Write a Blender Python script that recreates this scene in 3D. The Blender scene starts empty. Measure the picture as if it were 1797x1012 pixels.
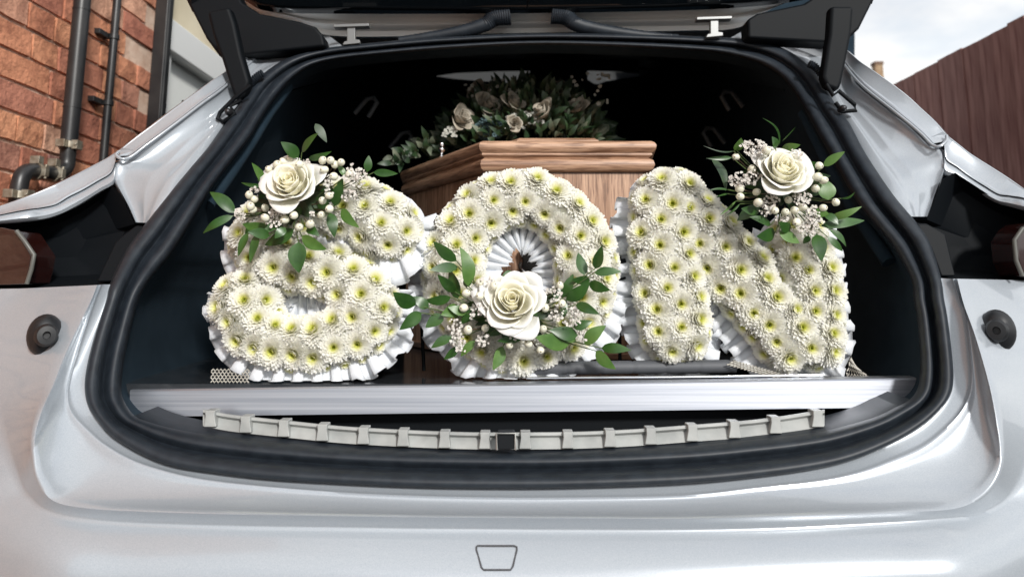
import bpy, bmesh, math, random
import numpy as np
from mathutils import Vector, Matrix
random.seed(7); rng = np.random.RandomState(5)
R = math.radians
sc = bpy.context.scene
COL = sc.collection

# ------------------------------------------------------------------ camera
F = 1300.0; PITCH = R(9.0); EYE = 1.0; CX = 898.5; HOR = 500.0
CYP = HOR - F*math.tan(PITCH)
cam = bpy.data.cameras.new("camera"); camo = bpy.data.objects.new("camera", cam); COL.objects.link(camo)
camo.location = (0, 0, EYE); camo.rotation_euler = (R(90)+PITCH, 0, 0)
cam.sensor_width = 36; cam.lens = F/1797*36
cam.shift_y = (CYP-506)/1797
cam.clip_start = .02; cam.clip_end = 3000
cam.dof.use_dof = True; cam.dof.focus_distance = 1.12; cam.dof.aperture_fstop = 5.0
sc.camera = camo

# ------------------------------------------------------------------ world
SUN_EL = R(27); SUN_DIR = Vector((.42, -.88, 0)).normalized()*math.cos(SUN_EL) + Vector((0, 0, math.sin(SUN_EL)))
w = bpy.data.worlds.new("World"); sc.world = w; w.use_nodes = True
nt = w.node_tree; nt.nodes.clear()
def wn(t, **k):
    n = nt.nodes.new(t)
    for a, b in k.items(): setattr(n, a, b)
    return n
out = wn('ShaderNodeOutputWorld'); bg = wn('ShaderNodeBackground'); bg.inputs[1].default_value = .13
sky = wn('ShaderNodeTexSky'); sky.sky_type = 'NISHITA'; sky.sun_disc = False
sky.sun_elevation = SUN_EL; sky.sun_rotation = math.atan2(SUN_DIR.x, SUN_DIR.y); sky.air_density = 1.2; sky.dust_density = 2.5
tc = wn('ShaderNodeTexCoord'); mp = wn('ShaderNodeMapping'); mp.inputs['Scale'].default_value = (1, 1, 2.2)
no = wn('ShaderNodeTexNoise'); no.inputs['Scale'].default_value = 2.1; no.inputs['Detail'].default_value = 9; no.inputs['Roughness'].default_value = .52; no.inputs['Distortion'].default_value = .35
rp = wn('ShaderNodeValToRGB'); rp.color_ramp.elements[0].position = .22; rp.color_ramp.elements[1].position = .45
no2 = wn('ShaderNodeTexNoise'); no2.inputs['Scale'].default_value = 3.3; no2.inputs['Detail'].default_value = 7; no2.inputs['Distortion'].default_value = .5
rp2 = wn('ShaderNodeValToRGB'); rp2.color_ramp.elements[0].position = .32; rp2.color_ramp.elements[1].position = .66
rp2.color_ramp.elements[0].color = (3.4, 3.55, 3.85, 1); rp2.color_ramp.elements[1].color = (6.2, 6.15, 6.0, 1)
mx = wn('ShaderNodeMixRGB')
for a, b in ((tc.outputs['Generated'], mp.inputs[0]), (mp.outputs[0], no.inputs[0]), (mp.outputs[0], no2.inputs[0]), (no.outputs[0], rp.inputs[0]), (no2.outputs[0], rp2.inputs[0]),
             (rp.outputs[0], mx.inputs[0]), (sky.outputs[0], mx.inputs[1]), (rp2.outputs[0], mx.inputs[2]), (mx.outputs[0], bg.inputs[0]), (bg.outputs[0], out.inputs[0])):
    nt.links.new(a, b)
sd = bpy.data.lights.new("sun", 'SUN'); sd.energy = 2.4; sd.angle = R(7); sd.color = (1, .98, .945)
so = bpy.data.objects.new("sun", sd); COL.objects.link(so); so.rotation_euler = SUN_DIR.to_track_quat('Z', 'Y').to_euler()
sc.view_settings.view_transform = 'Standard'; sc.view_settings.look = 'None'; sc.view_settings.gamma = 1; sc.view_settings.exposure = .62
sc.cycles.max_bounces = 8

# ------------------------------------------------------------------ helpers
def P(px, py, Y):
    """point of the place seen at photograph pixel px,py at distance Y in front of the lens"""
    a = (px-CX)/F; b = -(py-CYP)/F
    d = Vector((a, math.cos(PITCH)-b*math.sin(PITCH), math.sin(PITCH)+b*math.cos(PITCH)))
    d *= Y/d.y
    return Vector((d.x, d.y, d.z+EYE))
def cr(pts, n):
    """catmull-rom through points, n samples per span (works on n-dim arrays)"""
    p = np.array(pts, float); q = np.vstack([2*p[0]-p[1], p, 2*p[-1]-p[-2]]); o = []
    for i in range(1, len(q)-2):
        for k in range(n):
            t = k/n
            o.append(.5*((2*q[i])+(-q[i-1]+q[i+1])*t+(2*q[i-1]-5*q[i]+4*q[i+1]-q[i+2])*t*t+(-q[i-1]+3*q[i]-3*q[i+1]+q[i+2])*t**3))
    o.append(p[-1]); return np.array(o)
def cr_closed(pts, n):
    p = np.array(pts, float); m = len(p); o = []
    for i in range(m):
        a, b, c, d = p[i-1], p[i], p[(i+1) % m], p[(i+2) % m]
        for k in range(n):
            t = k/n
            o.append(.5*((2*b)+(-a+c)*t+(2*a-5*b+4*c-d)*t*t+(-a+3*b-3*c+d)*t**3))
    return np.array(o)
class MB:
    def __init__(s): s.v = []; s.f = []; s.uv = None
    def add(s, vs, fs):
        o = len(s.v); s.v += [tuple(x) for x in vs]; s.f += [tuple(i+o for i in f) for f in fs]; return o
    def box(s, c, h, rot=None):
        c = Vector(c); vs = []
        for x in (-1, 1):
            for y in (-1, 1):
                for z in (-1, 1):
                    d = Vector((x*h[0], y*h[1], z*h[2]))
                    if rot: d = rot @ d
                    vs.append(c+d)
        s.add(vs, [(0, 1, 3, 2), (4, 6, 7, 5), (0, 4, 5, 1), (2, 3, 7, 6), (0, 2, 6, 4), (1, 5, 7, 3)])
    def tube(s, pts, r, n=10, cap=True):
        pts = [Vector(p) for p in pts]; m = len(pts); rr = r if hasattr(r, '__len__') else [r]*m
        up = None; vs = []
        for i, p in enumerate(pts):
            t = (pts[min(i+1, m-1)]-pts[max(i-1, 0)]).normalized()
            if up is None:
                up = Vector((0, 0, 1)) if abs(t.z) < .9 else Vector((1, 0, 0))
            a = t.cross(up).normalized(); up = a.cross(t).normalized()
            for k in range(n):
                an = 2*math.pi*k/n; vs.append(p+(a*math.cos(an)+up*math.sin(an))*rr[i])
        fs = [(i*n+k, i*n+(k+1) % n, (i+1)*n+(k+1) % n, (i+1)*n+k) for i in range(m-1) for k in range(n)]
        if cap: fs += [tuple(range(n))[::-1], tuple(range((m-1)*n, m*n))]
        s.add(vs, fs)
    def prism(s, poly, off):
        """polygon of points extruded by vector off"""
        n = len(poly); off = Vector(off)
        s.add([Vector(p) for p in poly]+[Vector(p)+off for p in poly],
              [tuple(range(n)), tuple(range(2*n-1, n-1, -1))]+[(i, n+i, n+(i+1) % n, (i+1) % n) for i in range(n)])
    def grid(s, rows, closed=False, flip=False):
        m = len(rows[0]); vs = [p for r in rows for p in r]; fs = []
        for i in range(len(rows)-1):
            for k in range(m if closed else m-1):
                k2 = (k+1) % m; f = (i*m+k, i*m+k2, (i+1)*m+k2, (i+1)*m+k)
                fs.append(f[::-1] if flip else f)
        s.add(vs, fs)
    def build(s, name, mat, parent=None, smooth=True, bevel=0, solid=0, subsurf=0, angle=None, origin=None):
        me = bpy.data.meshes.new(name)
        vs = s.v
        if origin is not None: vs = [tuple(Vector(x)-Vector(origin)) for x in vs]
        me.from_pydata([tuple(x) for x in vs], [], s.f); me.update()
        if smooth:
            me.polygons.foreach_set('use_smooth', [True]*len(me.polygons))
        o = bpy.data.objects.new(name, me); COL.objects.link(o)
        if mat: me.materials.append(mat)
        bm = bmesh.new(); bm.from_mesh(me); bmesh.ops.recalc_face_normals(bm, faces=bm.faces); bm.to_mesh(me); bm.free()
        if solid:
            md = o.modifiers.new('solidify', 'SOLIDIFY'); md.thickness = solid; md.offset = -1
        if bevel:
            md = o.modifiers.new('bevel', 'BEVEL'); md.width = bevel; md.segments = 2; md.limit_method = 'ANGLE'; md.angle_limit = R(35); md.harden_normals = True
        if angle is not None: me.set_sharp_from_angle(angle=R(angle))
        elif smooth and not bevel: me.set_sharp_from_angle(angle=R(50))
        if origin is not None: o.location = origin
        if parent: o.parent = parent
        return o
def tag(o, label=None, cat=None, group=None, kind=None):
    if label: o['label'] = label
    if cat: o['category'] = cat
    if group: o['group'] = group
    if kind: o['kind'] = kind
    return o
def empty(name, loc=(0, 0, 0)):
    o = bpy.data.objects.new(name, None); COL.objects.link(o); o.empty_display_size = .05
    o.location = loc; return o
def par(o, p):
    """parent o (built in world coordinates) to p keeping its place; parents here are unrotated"""
    o.parent = p; q = Vector((0, 0, 0)); a = p
    while a: q += a.location; a = a.parent
    o.location = Vector(o.location)-q; return o

# ------------------------------------------------------------------ materials
def mat(name, col, rough=.5, metal=0, coat=0, coat_r=.03, spec=.5, noise=None, bump=None, sub=0, sheen=0, trans=0, alpha=None, emit=None):
    m = bpy.data.materials.new(name); m.use_nodes = True; n = m.node_tree; b = n.nodes['Principled BSDF']
    def s(k, v):
        if k in b.inputs: b.inputs[k].default_value = v
    s('Base Color', (*col, 1)); s('Roughness', rough); s('Metallic', metal); s('Coat Weight', coat); s('Coat Roughness', coat_r)
    s('Specular IOR Level', spec); s('Sheen Weight', sheen); s('Transmission Weight', trans)
    if sub: s('Subsurface Weight', sub); s('Subsurface Radius', (.004, .004, .003)); s('Subsurface Scale', 1.0)
    t = n.nodes.new('ShaderNodeTexCoord')
    if noise:   # (scale, colour2, detail, (sx,sy,sz), lo, hi)
        mpn = n.nodes.new('ShaderNodeMapping'); mpn.inputs['Scale'].default_value = noise[3] if len(noise) > 3 else (1, 1, 1)
        nn = n.nodes.new('ShaderNodeTexNoise'); nn.inputs['Scale'].default_value = noise[0]; nn.inputs['Detail'].default_value = noise[2] if len(noise) > 2 else 5
        cr_ = n.nodes.new('ShaderNodeValToRGB'); cr_.color_ramp.elements[0].color = (*col, 1); cr_.color_ramp.elements[1].color = (*noise[1], 1)
        cr_.color_ramp.elements[0].position = noise[4] if len(noise) > 4 else .35; cr_.color_ramp.elements[1].position = noise[5] if len(noise) > 5 else .65
        n.links.new(t.outputs['Object'], mpn.inputs[0]); n.links.new(mpn.outputs[0], nn.inputs[0]); n.links.new(nn.outputs[0], cr_.inputs[0]); n.links.new(cr_.outputs[0], b.inputs['Base Color'])
    if bump:    # (scale, strength, distance, (sx,sy,sz))
        mpb = n.nodes.new('ShaderNodeMapping'); mpb.inputs['Scale'].default_value = bump[3] if len(bump) > 3 else (1, 1, 1)
        nb = n.nodes.new('ShaderNodeTexNoise'); nb.inputs['Scale'].default_value = bump[0]; nb.inputs['Detail'].default_value = 6
        bb = n.nodes.new('ShaderNodeBump'); bb.inputs['Strength'].default_value = bump[1]; bb.inputs['Distance'].default_value = bump[2]
        n.links.new(t.outputs['Object'], mpb.inputs[0]); n.links.new(mpb.outputs[0], nb.inputs[0]); n.links.new(nb.outputs[0], bb.inputs['Height']); n.links.new(bb.outputs[0], b.inputs['Normal'])
    return m
def radial_mat(name, stops, rough, sub=0, scale=1.0):
    m = mat(name, stops[-1][1], rough, sub=sub, spec=.3); n = m.node_tree; b = n.nodes['Principled BSDF']
    t = n.nodes.new('ShaderNodeTexCoord'); sx = n.nodes.new('ShaderNodeVectorMath'); sx.operation = 'MULTIPLY'; sx.inputs[1].default_value = (scale, scale, 0)
    ln = n.nodes.new('ShaderNodeVectorMath'); ln.operation = 'LENGTH'
    rr = n.nodes.new('ShaderNodeValToRGB'); e = rr.color_ramp.elements
    while len(e) < len(stops): e.new(.5)
    for i, (p, c) in enumerate(stops): e[i].position = p; e[i].color = (*c, 1)
    b.inputs['Subsurface Radius'].default_value = (.010, .010, .008)
    n.links.new(t.outputs['Object'], sx.inputs[0]); n.links.new(sx.outputs[0], ln.inputs[0]); n.links.new(ln.outputs['Value'], rr.inputs[0]); n.links.new(rr.outputs[0], b.inputs['Base Color'])
    return m
M = {}
M['paint'] = mat('silver white paint', (.33, .368, .41), .28, metal=.22, coat=1, coat_r=.025, noise=(900, (.40, .43, .465), 2), bump=(1.2, .02, .004))
M['paint_in'] = mat('dull grey inner paint', (.82, .82, .80), .4, metal=.0, coat=.2, bump=(30, .1, .001))
M['rubber'] = mat('black rubber seal', (.010, .014, .020), .5, spec=.4, noise=(60, (.017, .023, .031), 4), bump=(220, .12, .0005))
M['plastic'] = mat('black plastic trim', (.0028, .0042, .006), .6, spec=.16, bump=(500, .1, .0003))
M['stop'] = mat('dark grey rubber', (.008, .009, .011), .45, bump=(300, .1, .0004))
M['lining'] = mat('black carpet lining', (.010, .022, .034), .9, spec=.2, noise=(25, (.014, .028, .042)), bump=(400, .2, .001))
M['hook'] = mat('grey plastic hook', (.05, .055, .06), .5)
M['glass'] = mat('dark glass', (.004, .006, .008), .05, spec=.5)
M['cream_plastic'] = mat('pale moulded sill plastic', (.26, .27, .265), .5, noise=(30, (.35, .36, .35)), bump=(150, .15, .001))
M['alu'] = mat('brushed aluminium', (.36, .385, .44), .36, metal=.85, noise=(16, (.51, .53, .58), 6, (.12, 1, 16)), bump=(30, .1, .0006, (.1, 1, 30)))
M['chrome'] = mat('chrome', (.75, .76, .78), .12, metal=1)
M['deck'] = mat('polished black deck', (.02, .023, .027), .13, spec=.7, noise=(30, (.035, .038, .042)))
M['roller'] = mat('grey rubber roller', (.075, .08, .09), .6, bump=(200, .2, .0006))
M['wood'] = None
M['matmesh'] = mat('pale woven mat', (.55, .53, .48), .8, noise=(200, (.36, .34, .30)))
M['foam'] = mat('white foam', (.8, .8, .7), .9)
M['satin'] = mat('white satin ribbon', (.74, .77, .81), .34, spec=.5, sheen=.3, sub=.1, bump=(60, .15, .001))
M['mum'] = radial_mat('chrysanthemum petals', [(0, (.30, .36, .02)), (.045, (.46, .50, .05)), (.08, (.82, .84, .20)), (.17, (.93, .92, .60)), (.30, (.95, .94, .86)), (1, (.96, .955, .915))], .6, sub=.3, scale=1/.028)
M['rose'] = radial_mat('cream rose petals', [(0, (.93, .87, .58)), (.45, (.94, .91, .74)), (.8, (.94, .93, .85)), (1, (.95, .94, .90))], .5, sub=.4, scale=1/.045)
M['berry'] = mat('cream berries', (.74, .72, .56), .33, noise=(120, (.80, .79, .68)), sub=.15, coat=.15)
M['calyx'] = mat('brown berry tip', (.12, .07, .03), .7)
M['gyp'] = mat('tiny white blossom', (.86, .85, .80), .6, noise=(160, (.82, .76, .72)))
M['stem'] = mat('thin green stem', (.07, .11, .03), .6)
M['twig'] = mat('brown twig', (.09, .06, .035), .7)
def leaf_mat(name, c1, c2, rough=.33):
    m = mat(name, c1, rough, spec=.6, noise=(45, c2, 4), bump=(160, .15, .0008)); return m
M['leaf'] = leaf_mat('glossy ruscus leaf', (.014, .055, .007), (.032, .095, .014), .36)
M['leaf_light'] = leaf_mat('light green leaf', (.045, .12, .015), (.09, .18, .035), .4)
M['leaf_dark'] = leaf_mat('dark foliage', (.012, .035, .014), (.03, .06, .02), .5)
M['dusty'] = leaf_mat('dusty pale foliage', (.09, .12, .08), (.16, .18, .12), .6)
M['brick'] = None
M['black_pipe'] = mat('black pipe plastic', (.013, .014, .016), .38, noise=(12, (.028, .028, .028)), bump=(40, .1, .001))
M['clamp'] = mat('zinc pipe clamp', (.40, .37, .30), .45, metal=.6, noise=(50, (.22, .18, .13)))
M['white_frame'] = mat('white painted frame', (.78, .79, .78), .4)
M['render'] = mat('cream render', (.55, .48, .34), .85, noise=(6, (.66, .59, .44)), bump=(60, .3, .003))
M['pane'] = mat('sky white window pane', (.9, .92, .9), .15, spec=.6, noise=(1.5, (.88, .90, .87)))  # white base stands in for sky reflected in the glass
M['fence'] = mat('red brown fence board', (.17, .066, .058), .75, noise=(5, (.31, .16, .14), 7, (9, 9, .9)), bump=(20, .4, .004, (6, 6, .5)))
M['asphalt'] = mat('driveway tarmac', (.05, .05, .052), .9, noise=(60, (.075, .073, .07)), bump=(150, .5, .004))
M['tail'] = None

def thin(m, f, src_col=None):
    """petals let light through: part of the surface is translucent"""
    n = m.node_tree; b = n.nodes['Principled BSDF']; o = next(x for x in n.nodes if x.type == 'OUTPUT_MATERIAL')
    tr = n.nodes.new('ShaderNodeBsdfTranslucent'); mxs = n.nodes.new('ShaderNodeMixShader'); mxs.inputs[0].default_value = f
    l = b.inputs['Base Color'].links
    if l: n.links.new(l[0].from_socket, tr.inputs[0])
    else: tr.inputs[0].default_value = b.inputs['Base Color'].default_value
    n.links.new(b.outputs[0], mxs.inputs[1]); n.links.new(tr.outputs[0], mxs.inputs[2]); n.links.new(mxs.outputs[0], o.inputs[0])
thin(M['mum'], .38); thin(M['rose'], .04); thin(M['satin'], .05); thin(M['gyp'], .25)

def wood(name, axis):
    m = mat(name, (.3, .15, .09), .38, coat=.25, coat_r=.15); n = m.node_tree; b = n.nodes['Principled BSDF']
    t = n.nodes.new('ShaderNodeTexCoord'); mp_ = n.nodes.new('ShaderNodeMapping')
    mp_.inputs['Scale'].default_value = {'v': (1, 1, .06), 'h': (.06, .06, 1)}[axis]
    n1 = n.nodes.new('ShaderNodeTexNoise'); n1.inputs['Scale'].default_value = 90; n1.inputs['Detail'].default_value = 8; n1.inputs['Roughness'].default_value = .65; n1.inputs['Distortion'].default_value = .6
    n2 = n.nodes.new('ShaderNodeTexNoise'); n2.inputs['Scale'].default_value = 330; n2.inputs['Detail'].default_value = 3
    a = n.nodes.new('ShaderNodeValToRGB'); a.color_ramp.elements[0].position = .36; a.color_ramp.elements[0].color = (.27, .145, .085, 1); a.color_ramp.elements[1].position = .62; a.color_ramp.elements[1].color = (.54, .34, .225, 1)
    c = n.nodes.new('ShaderNodeValToRGB'); c.color_ramp.elements[0].position = .40; c.color_ramp.elements[0].color = (.45, .40, .38, 1); c.color_ramp.elements[1].position = .5; c.color_ramp.elements[1].color = (1, 1, 1, 1)
    mm = n.nodes.new('ShaderNodeMixRGB'); mm.blend_type = 'MULTIPLY'; mm.inputs[0].default_value = .75
    bb = n.nodes.new('ShaderNodeBump'); bb.inputs['Strength'].default_value = .25; bb.inputs['Distance'].default_value = .0005
    for x, y in ((t.outputs['Object'], mp_.inputs[0]), (mp_.outputs[0], n1.inputs[0]), (mp_.outputs[0], n2.inputs[0]), (n1.outputs[0], a.inputs[0]), (n2.outputs[0], c.inputs[0]),
                 (a.outputs[0], mm.inputs[1]), (c.outputs[0], mm.inputs[2]), (mm.outputs[0], b.inputs['Base Color']), (n2.outputs[0], bb.inputs['Height']), (bb.outputs[0], b.inputs['Normal'])):
        n.links.new(x, y)
    return m
M['wood_v'] = wood('oak veneer upright grain', 'v'); M['wood_h'] = wood('oak moulding long grain', 'h')
def brick_mat():
    m = mat('worn red brick', (.3, .1, .05), .85); n = m.node_tree; b = n.nodes['Principled BSDF']
    oi = n.nodes.new('ShaderNodeObjectInfo'); rr = n.nodes.new('ShaderNodeValToRGB'); e = rr.color_ramp.elements
    cs = [(.0, (.42, .15, .085)), (.2, (.60, .23, .11)), (.42, (.74, .32, .15)), (.6, (.50, .18, .10)), (.75, (.80, .44, .25)), (.88, (.26, .12, .09)), (1, (.66, .28, .15))]
    while len(e) < len(cs): e.new(.5)
    for i, (p, c) in enumerate(cs): e[i].position = p; e[i].color = (c[0]*.92, c[1]*.98, c[2]*1.15, 1)
    t = n.nodes.new('ShaderNodeTexCoord'); va = n.nodes.new('ShaderNodeVectorMath'); va.operation = 'ADD'
    sc_ = n.nodes.new('ShaderNodeVectorMath'); sc_.operation = 'SCALE'; sc_.inputs['Scale'].default_value = 3.0
    cmb = n.nodes.new('ShaderNodeCombineXYZ')
    n1 = n.nodes.new('ShaderNodeTexNoise'); n1.inputs['Scale'].default_value = 14; n1.inputs['Detail'].default_value = 8; n1.inputs['Roughness'].default_value = .68
    r2 = n.nodes.new('ShaderNodeValToRGB'); r2.color_ramp.elements[0].position = .36; r2.color_ramp.elements[0].color = (.50, .43, .42, 1); r2.color_ramp.elements[1].position = .56; r2.color_ramp.elements[1].color = (1.1, 1.1, 1.1, 1)
    mm = n.nodes.new('ShaderNodeMixRGB'); mm.blend_type = 'MULTIPLY'; mm.inputs[0].default_value = .85
    n2 = n.nodes.new('ShaderNodeTexNoise'); n2.inputs['Scale'].default_value = 90; n2.inputs['Detail'].default_value = 8
    bb = n.nodes.new('ShaderNodeBump'); bb.inputs['Strength'].default_value = .8; bb.inputs['Distance'].default_value = .005
    L = n.links.new
    L(oi.outputs['Random'], rr.inputs[0]); L(oi.outputs['Random'], cmb.inputs[0]); L(oi.outputs['Random'], cmb.inputs[2]); L(cmb.outputs[0], sc_.inputs[0])
    L(t.outputs['Object'], va.inputs[0]); L(oi.outputs['Location'], va.inputs[1]); L(va.outputs[0], n1.inputs[0]); L(va.outputs[0], n2.inputs[0])
    L(n1.outputs[0], r2.inputs[0]); L(rr.outputs[0], mm.inputs[1]); L(r2.outputs[0], mm.inputs[2]); L(mm.outputs[0], b.inputs['Base Color']); L(n2.outputs[0], bb.inputs['Height']); L(bb.outputs[0], b.inputs['Normal'])
    return m
M['brick'] = brick_mat(); M['mortar'] = mat('red dusted mortar', (.62, .42, .31), .95, noise=(25, (.74, .56, .44)), bump=(80, .6, .004))
def tail_mat():
    m = mat('dark red tail lamp lens', (.018, .004, .004), .15, coat=1); n = m.node_tree; b = n.nodes['Principled BSDF']
    t = n.nodes.new('ShaderNodeTexCoord'); wv = n.nodes.new('ShaderNodeTexWave'); wv.bands_direction = 'Z'; wv.inputs['Scale'].default_value = 18; wv.inputs['Distortion'].default_value = 2
    r = n.nodes.new('ShaderNodeValToRGB'); r.color_ramp.elements[0].color = (.02, .005, .004, 1); r.color_ramp.elements[1].color = (.022, .007, .006, 1)
    n.links.new(t.outputs['Object'], wv.inputs[0]); n.links.new(wv.outputs[0], r.inputs[0]); n.links.new(r.outputs[0], b.inputs['Base Color']); return m
M['tail'] = tail_mat()

# ------------------------------------------------------------------ ground
g = MB(); g.add([(-400, -400, 0), (400, -400, 0), (400, 400, 0), (-400, 400, 0)], [(0, 1, 2, 3)])
tag(g.build('driveway', M['asphalt'], smooth=False), kind='structure')

# ------------------------------------------------------------------ the hearse
car = empty('hearse', (0, 3.2, 0))
tag(car, 'silver white hearse with raised tailgate, its open boot filling the picture', 'hearse')
def part(mb, name, m, parent=car, **k):
    o = mb.build(name, m, **k); return par(o, parent)

def Ys(py):
    return float(np.interp(py, [60, 100, 200, 340, 500, 700, 850], [1.50, 1.45, 1.33, 1.18, 1.07, 1.0, .955]))

L0 = [(196,499),(188,528),(168,589),(155,642),(151,680),(157,712),(175,740),(201,766),(252,796),(302,815),(369,826),(470,838),(600,846),(734,852),(869,854),(1003,853),(1200,846),(1331,834),(1432,820),(1499,804),(1566,776),(1617,746),(1650,716),(1666,692),(1671,665),(1669,625),(1661,558),(1655,525),(1649,488)]
L1 = [(178,499),(166,530),(139,610),(122,672),(121,705),(132,730),(158,757),(185,780),(235,808),(302,829),(369,842),(470,853),(600,863),(734,869),(869,872),(1003,872),(1200,868),(1331,854),(1432,843),(1505,828),(1566,806),(1620,782),(1663,748),(1690,716),(1704,680),(1703,630),(1695,560),(1684,525),(1672,489)]
L2 = [(170,500),(158,530),(118,612),(94,672),(74,716),(60,762),(59,800),(66,838),(92,876),(150,890),(250,896),(420,901),(600,904),(734,906),(869,907),(1003,908),(1200,909),(1365,905),(1510,901),(1600,897),(1675,891),(1718,873),(1746,842),(1757,800),(1750,740),(1736,672),(1712,590),(1692,535),(1680,489)]
L3 = [(38,506),(10,545),(-12,615),(-15,690),(0,753),(17,803),(37,853),(55,876),(78,894),(120,907),(215,917),(400,923),(600,926),(734,928),(869,929),(1003,930),(1200,930),(1380,926),(1540,918),(1640,912),(1700,906),(1738,894),(1770,872),(1797,823),(1815,753),(1825,690),(1822,610),(1800,540),(1770,491)]
L4 = [(-190,510),(-205,560),(-215,640),(-215,720),(-205,800),(-180,860),(-140,920),(-80,965),(0,1000),(90,1035),(230,1055),(430,1068),(600,1075),(734,1080),(869,1082),(1003,1080),(1200,1075),(1370,1068),(1560,1055),(1700,1035),(1790,1000),(1870,965),(1935,920),(1980,860),(2005,800),(2015,720),(2015,640),(2010,560),(1990,500)]
n_ = len(L0)
side = [max(0, 1-min(i, n_-1-i)/9.0) for i in range(n_)]       # 1 at the upper ends, 0 along the bottom
Y0 = [Ys(p[1]) for p in L0]
Y1 = [Y0[i]-.014 for i in range(n_)]
Y2 = [Y1[i]-.0011*min(45, math.dist(L1[i], L2[i])) for i in range(n_)]
Y3 = [Y2[i]+.010+.050*side[i]**.6*min(1, math.dist(L2[i], L3[i])/90) for i in range(n_)]
Y4 = [.868+.33*min(1, side[i]*1.25)**1.2 for i in range(n_)]
def net(Ln, Yn, k=6):
    a = [(x, y, z) for (x, y), z in zip(Ln, Yn)]; return cr(a, k)
N0, N1, N2, N3, N4 = [net(a, b) for a, b in ((L0, Y0), (L1, Y1), (L2, Y2), (L3, Y3), (L4, Y4))]
def W(row): return [P(*p) for p in row]
def mixr(a, b, t, dy=0):
    c = a*(1-t)+b*t; c = c.copy(); c[:, 2] += dy; return c
inn = N0.copy(); inn[:, 2] += .06
rows = [inn, mixr(N0, N1, -.25, .01), N0, mixr(N0, N1, .3, .002), mixr(N0, N1, .75, .0)]
# rounded ridge at line 1
rows += [mixr(N0, N1, .93, -.0005), mixr(N0, N1, 1.0, -.0035), mixr(N1, N2, .04, -.0028), mixr(N1, N2, .10, .0004), mixr(N1, N2, .2, .003), mixr(N1, N2, .45, .006), mixr(N1, N2, .7, .005), mixr(N1, N2, .88, .002), mixr(N1, N2, .97, -.001)]
rows += [mixr(N2, N3, .04, -.0015), mixr(N2, N3, .16, .0), mixr(N2, N3, .5, .001), mixr(N2, N3, .85, .001), N3.copy()]
def mid(a, b, t, bulge):
    c = mixr(a, b, t); c[:, 2] -= bulge*math.sin(math.pi*t); return c
rows += [mid(N3, N4, t, .016) for t in (.06, .15, .3, .5, .75, 1)]
WR = [W(r) for r in rows]
last = WR[-1]
def drop(row, dz, sy, sx):
    return [Vector((p.x*sx, p.y+sy, max(.18, p.z-dz) if True else 0)) for p in row]
low = [Vector((p.x*1.0, p.y-.005, min(p.z, EYE-.30)-.12)) for p in last]
low2 = [Vector((p.x*.99, p.y+.02, min(p.z, .52)-.0)) for p in low]
low3 = [Vector((p.x*.95, p.y+.10, .24)) for p in low]
b = MB(); b.grid(WR+[low, low2, low3])
part(b, 'rear_body_panel', M['paint'], angle=70)

# gutters and quarter panels on both sides
VA = {'l': [(238,390),(224,360),(206,328),(200,310),(203,290),(212,281),(232,276),(262,252),(302,220),(345,188),(380,163),(405,142),(430,115),(470,80),(560,50)],
      'r': [(1627,380),(1640,345),(1653,310),(1659,290),(1656,272),(1650,263),(1634,256),(1610,236),(1585,213),(1555,189),(1525,166),(1503,145),(1488,112),(1440,75),(1320,45)]}
VS = {'l': [(262,391),(275,373),(290,354),(300,341),(310,328),(320,315),(336,296),(350,279),(362,264),(375,246),(390,224),(403,204),(425,176),(470,128),(600,80)],
      'r': [(1598,380),(1590,372),(1578,358),(1568,346),(1556,330),(1545,314),(1530,291),(1520,275),(1508,254),(1496,232),(1482,208),(1468,190),(1445,150),(1410,110),(1280,68)]}
VY = [1.165, 1.185, 1.20, 1.21, 1.215, 1.22, 1.225, 1.235, 1.255, 1.285, 1.32, 1.36, 1.42, 1.50, 1.60]
# upper rim panel: outer silhouette / inner edge, from the notch up
U1 = {'l': [(209,264),(235,243),(270,217),(303,192),(340,165),(370,143),(398,124),(430,95),(480,60)], 'r': [(1661,236),(1640,212),(1615,189),(1590,166),(1560,143),(1533,124),(1508,107),(1482,85),(1430,50)]}
U2 = {'l': [(228,273),(252,255),(286,230),(318,206),(352,180),(380,160),(402,142),(432,112),(484,72)], 'r': [(1638,252),(1620,234),(1597,214),(1572,194),(1545,173),(1520,153),(1500,133),(1477,105),(1428,66)]}
UY = [1.225, 1.235, 1.252, 1.272, 1.30, 1.33, 1.37, 1.44, 1.54]
# lower lip: silhouette, seam, edge over the black cover, from the notch outwards
D1 = {'l': [(205,266),(188,277),(165,289),(140,302),(110,317),(75,333),(40,347),(0,361),(-60,380),(-200,405)], 'r': [(1663,238),(1677,249),(1697,265),(1718,279),(1742,294),(1767,310),(1790,326),(1815,342),(1870,368),(2000,400)]}
D2 = {'l': [(203,282),(194,304),(170,319),(146,333),(120,346),(98,359),(70,365),(40,369),(-60,388),(-200,409)], 'r': [(1657,256),(1661,280),(1680,294),(1704,312),(1728,327),(1752,341),(1775,344),(1805,350),(1870,378),(2000,404)]}
D3 = {'l': [(202,312),(199,325),(176,338),(152,353),(128,367),(104,378),(76,386),(30,391),(-60,398),(-200,412)], 'r': [(1656,296),(1658,308),(1682,314),(1704,328),(1726,344),(1750,357),(1775,364),(1812,374),(1870,390),(2000,408)]}
DYr = [1.222, 1.217, 1.212, 1.205, 1.195, 1.182, 1.168, 1.15, 1.13, 1.12]
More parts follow.
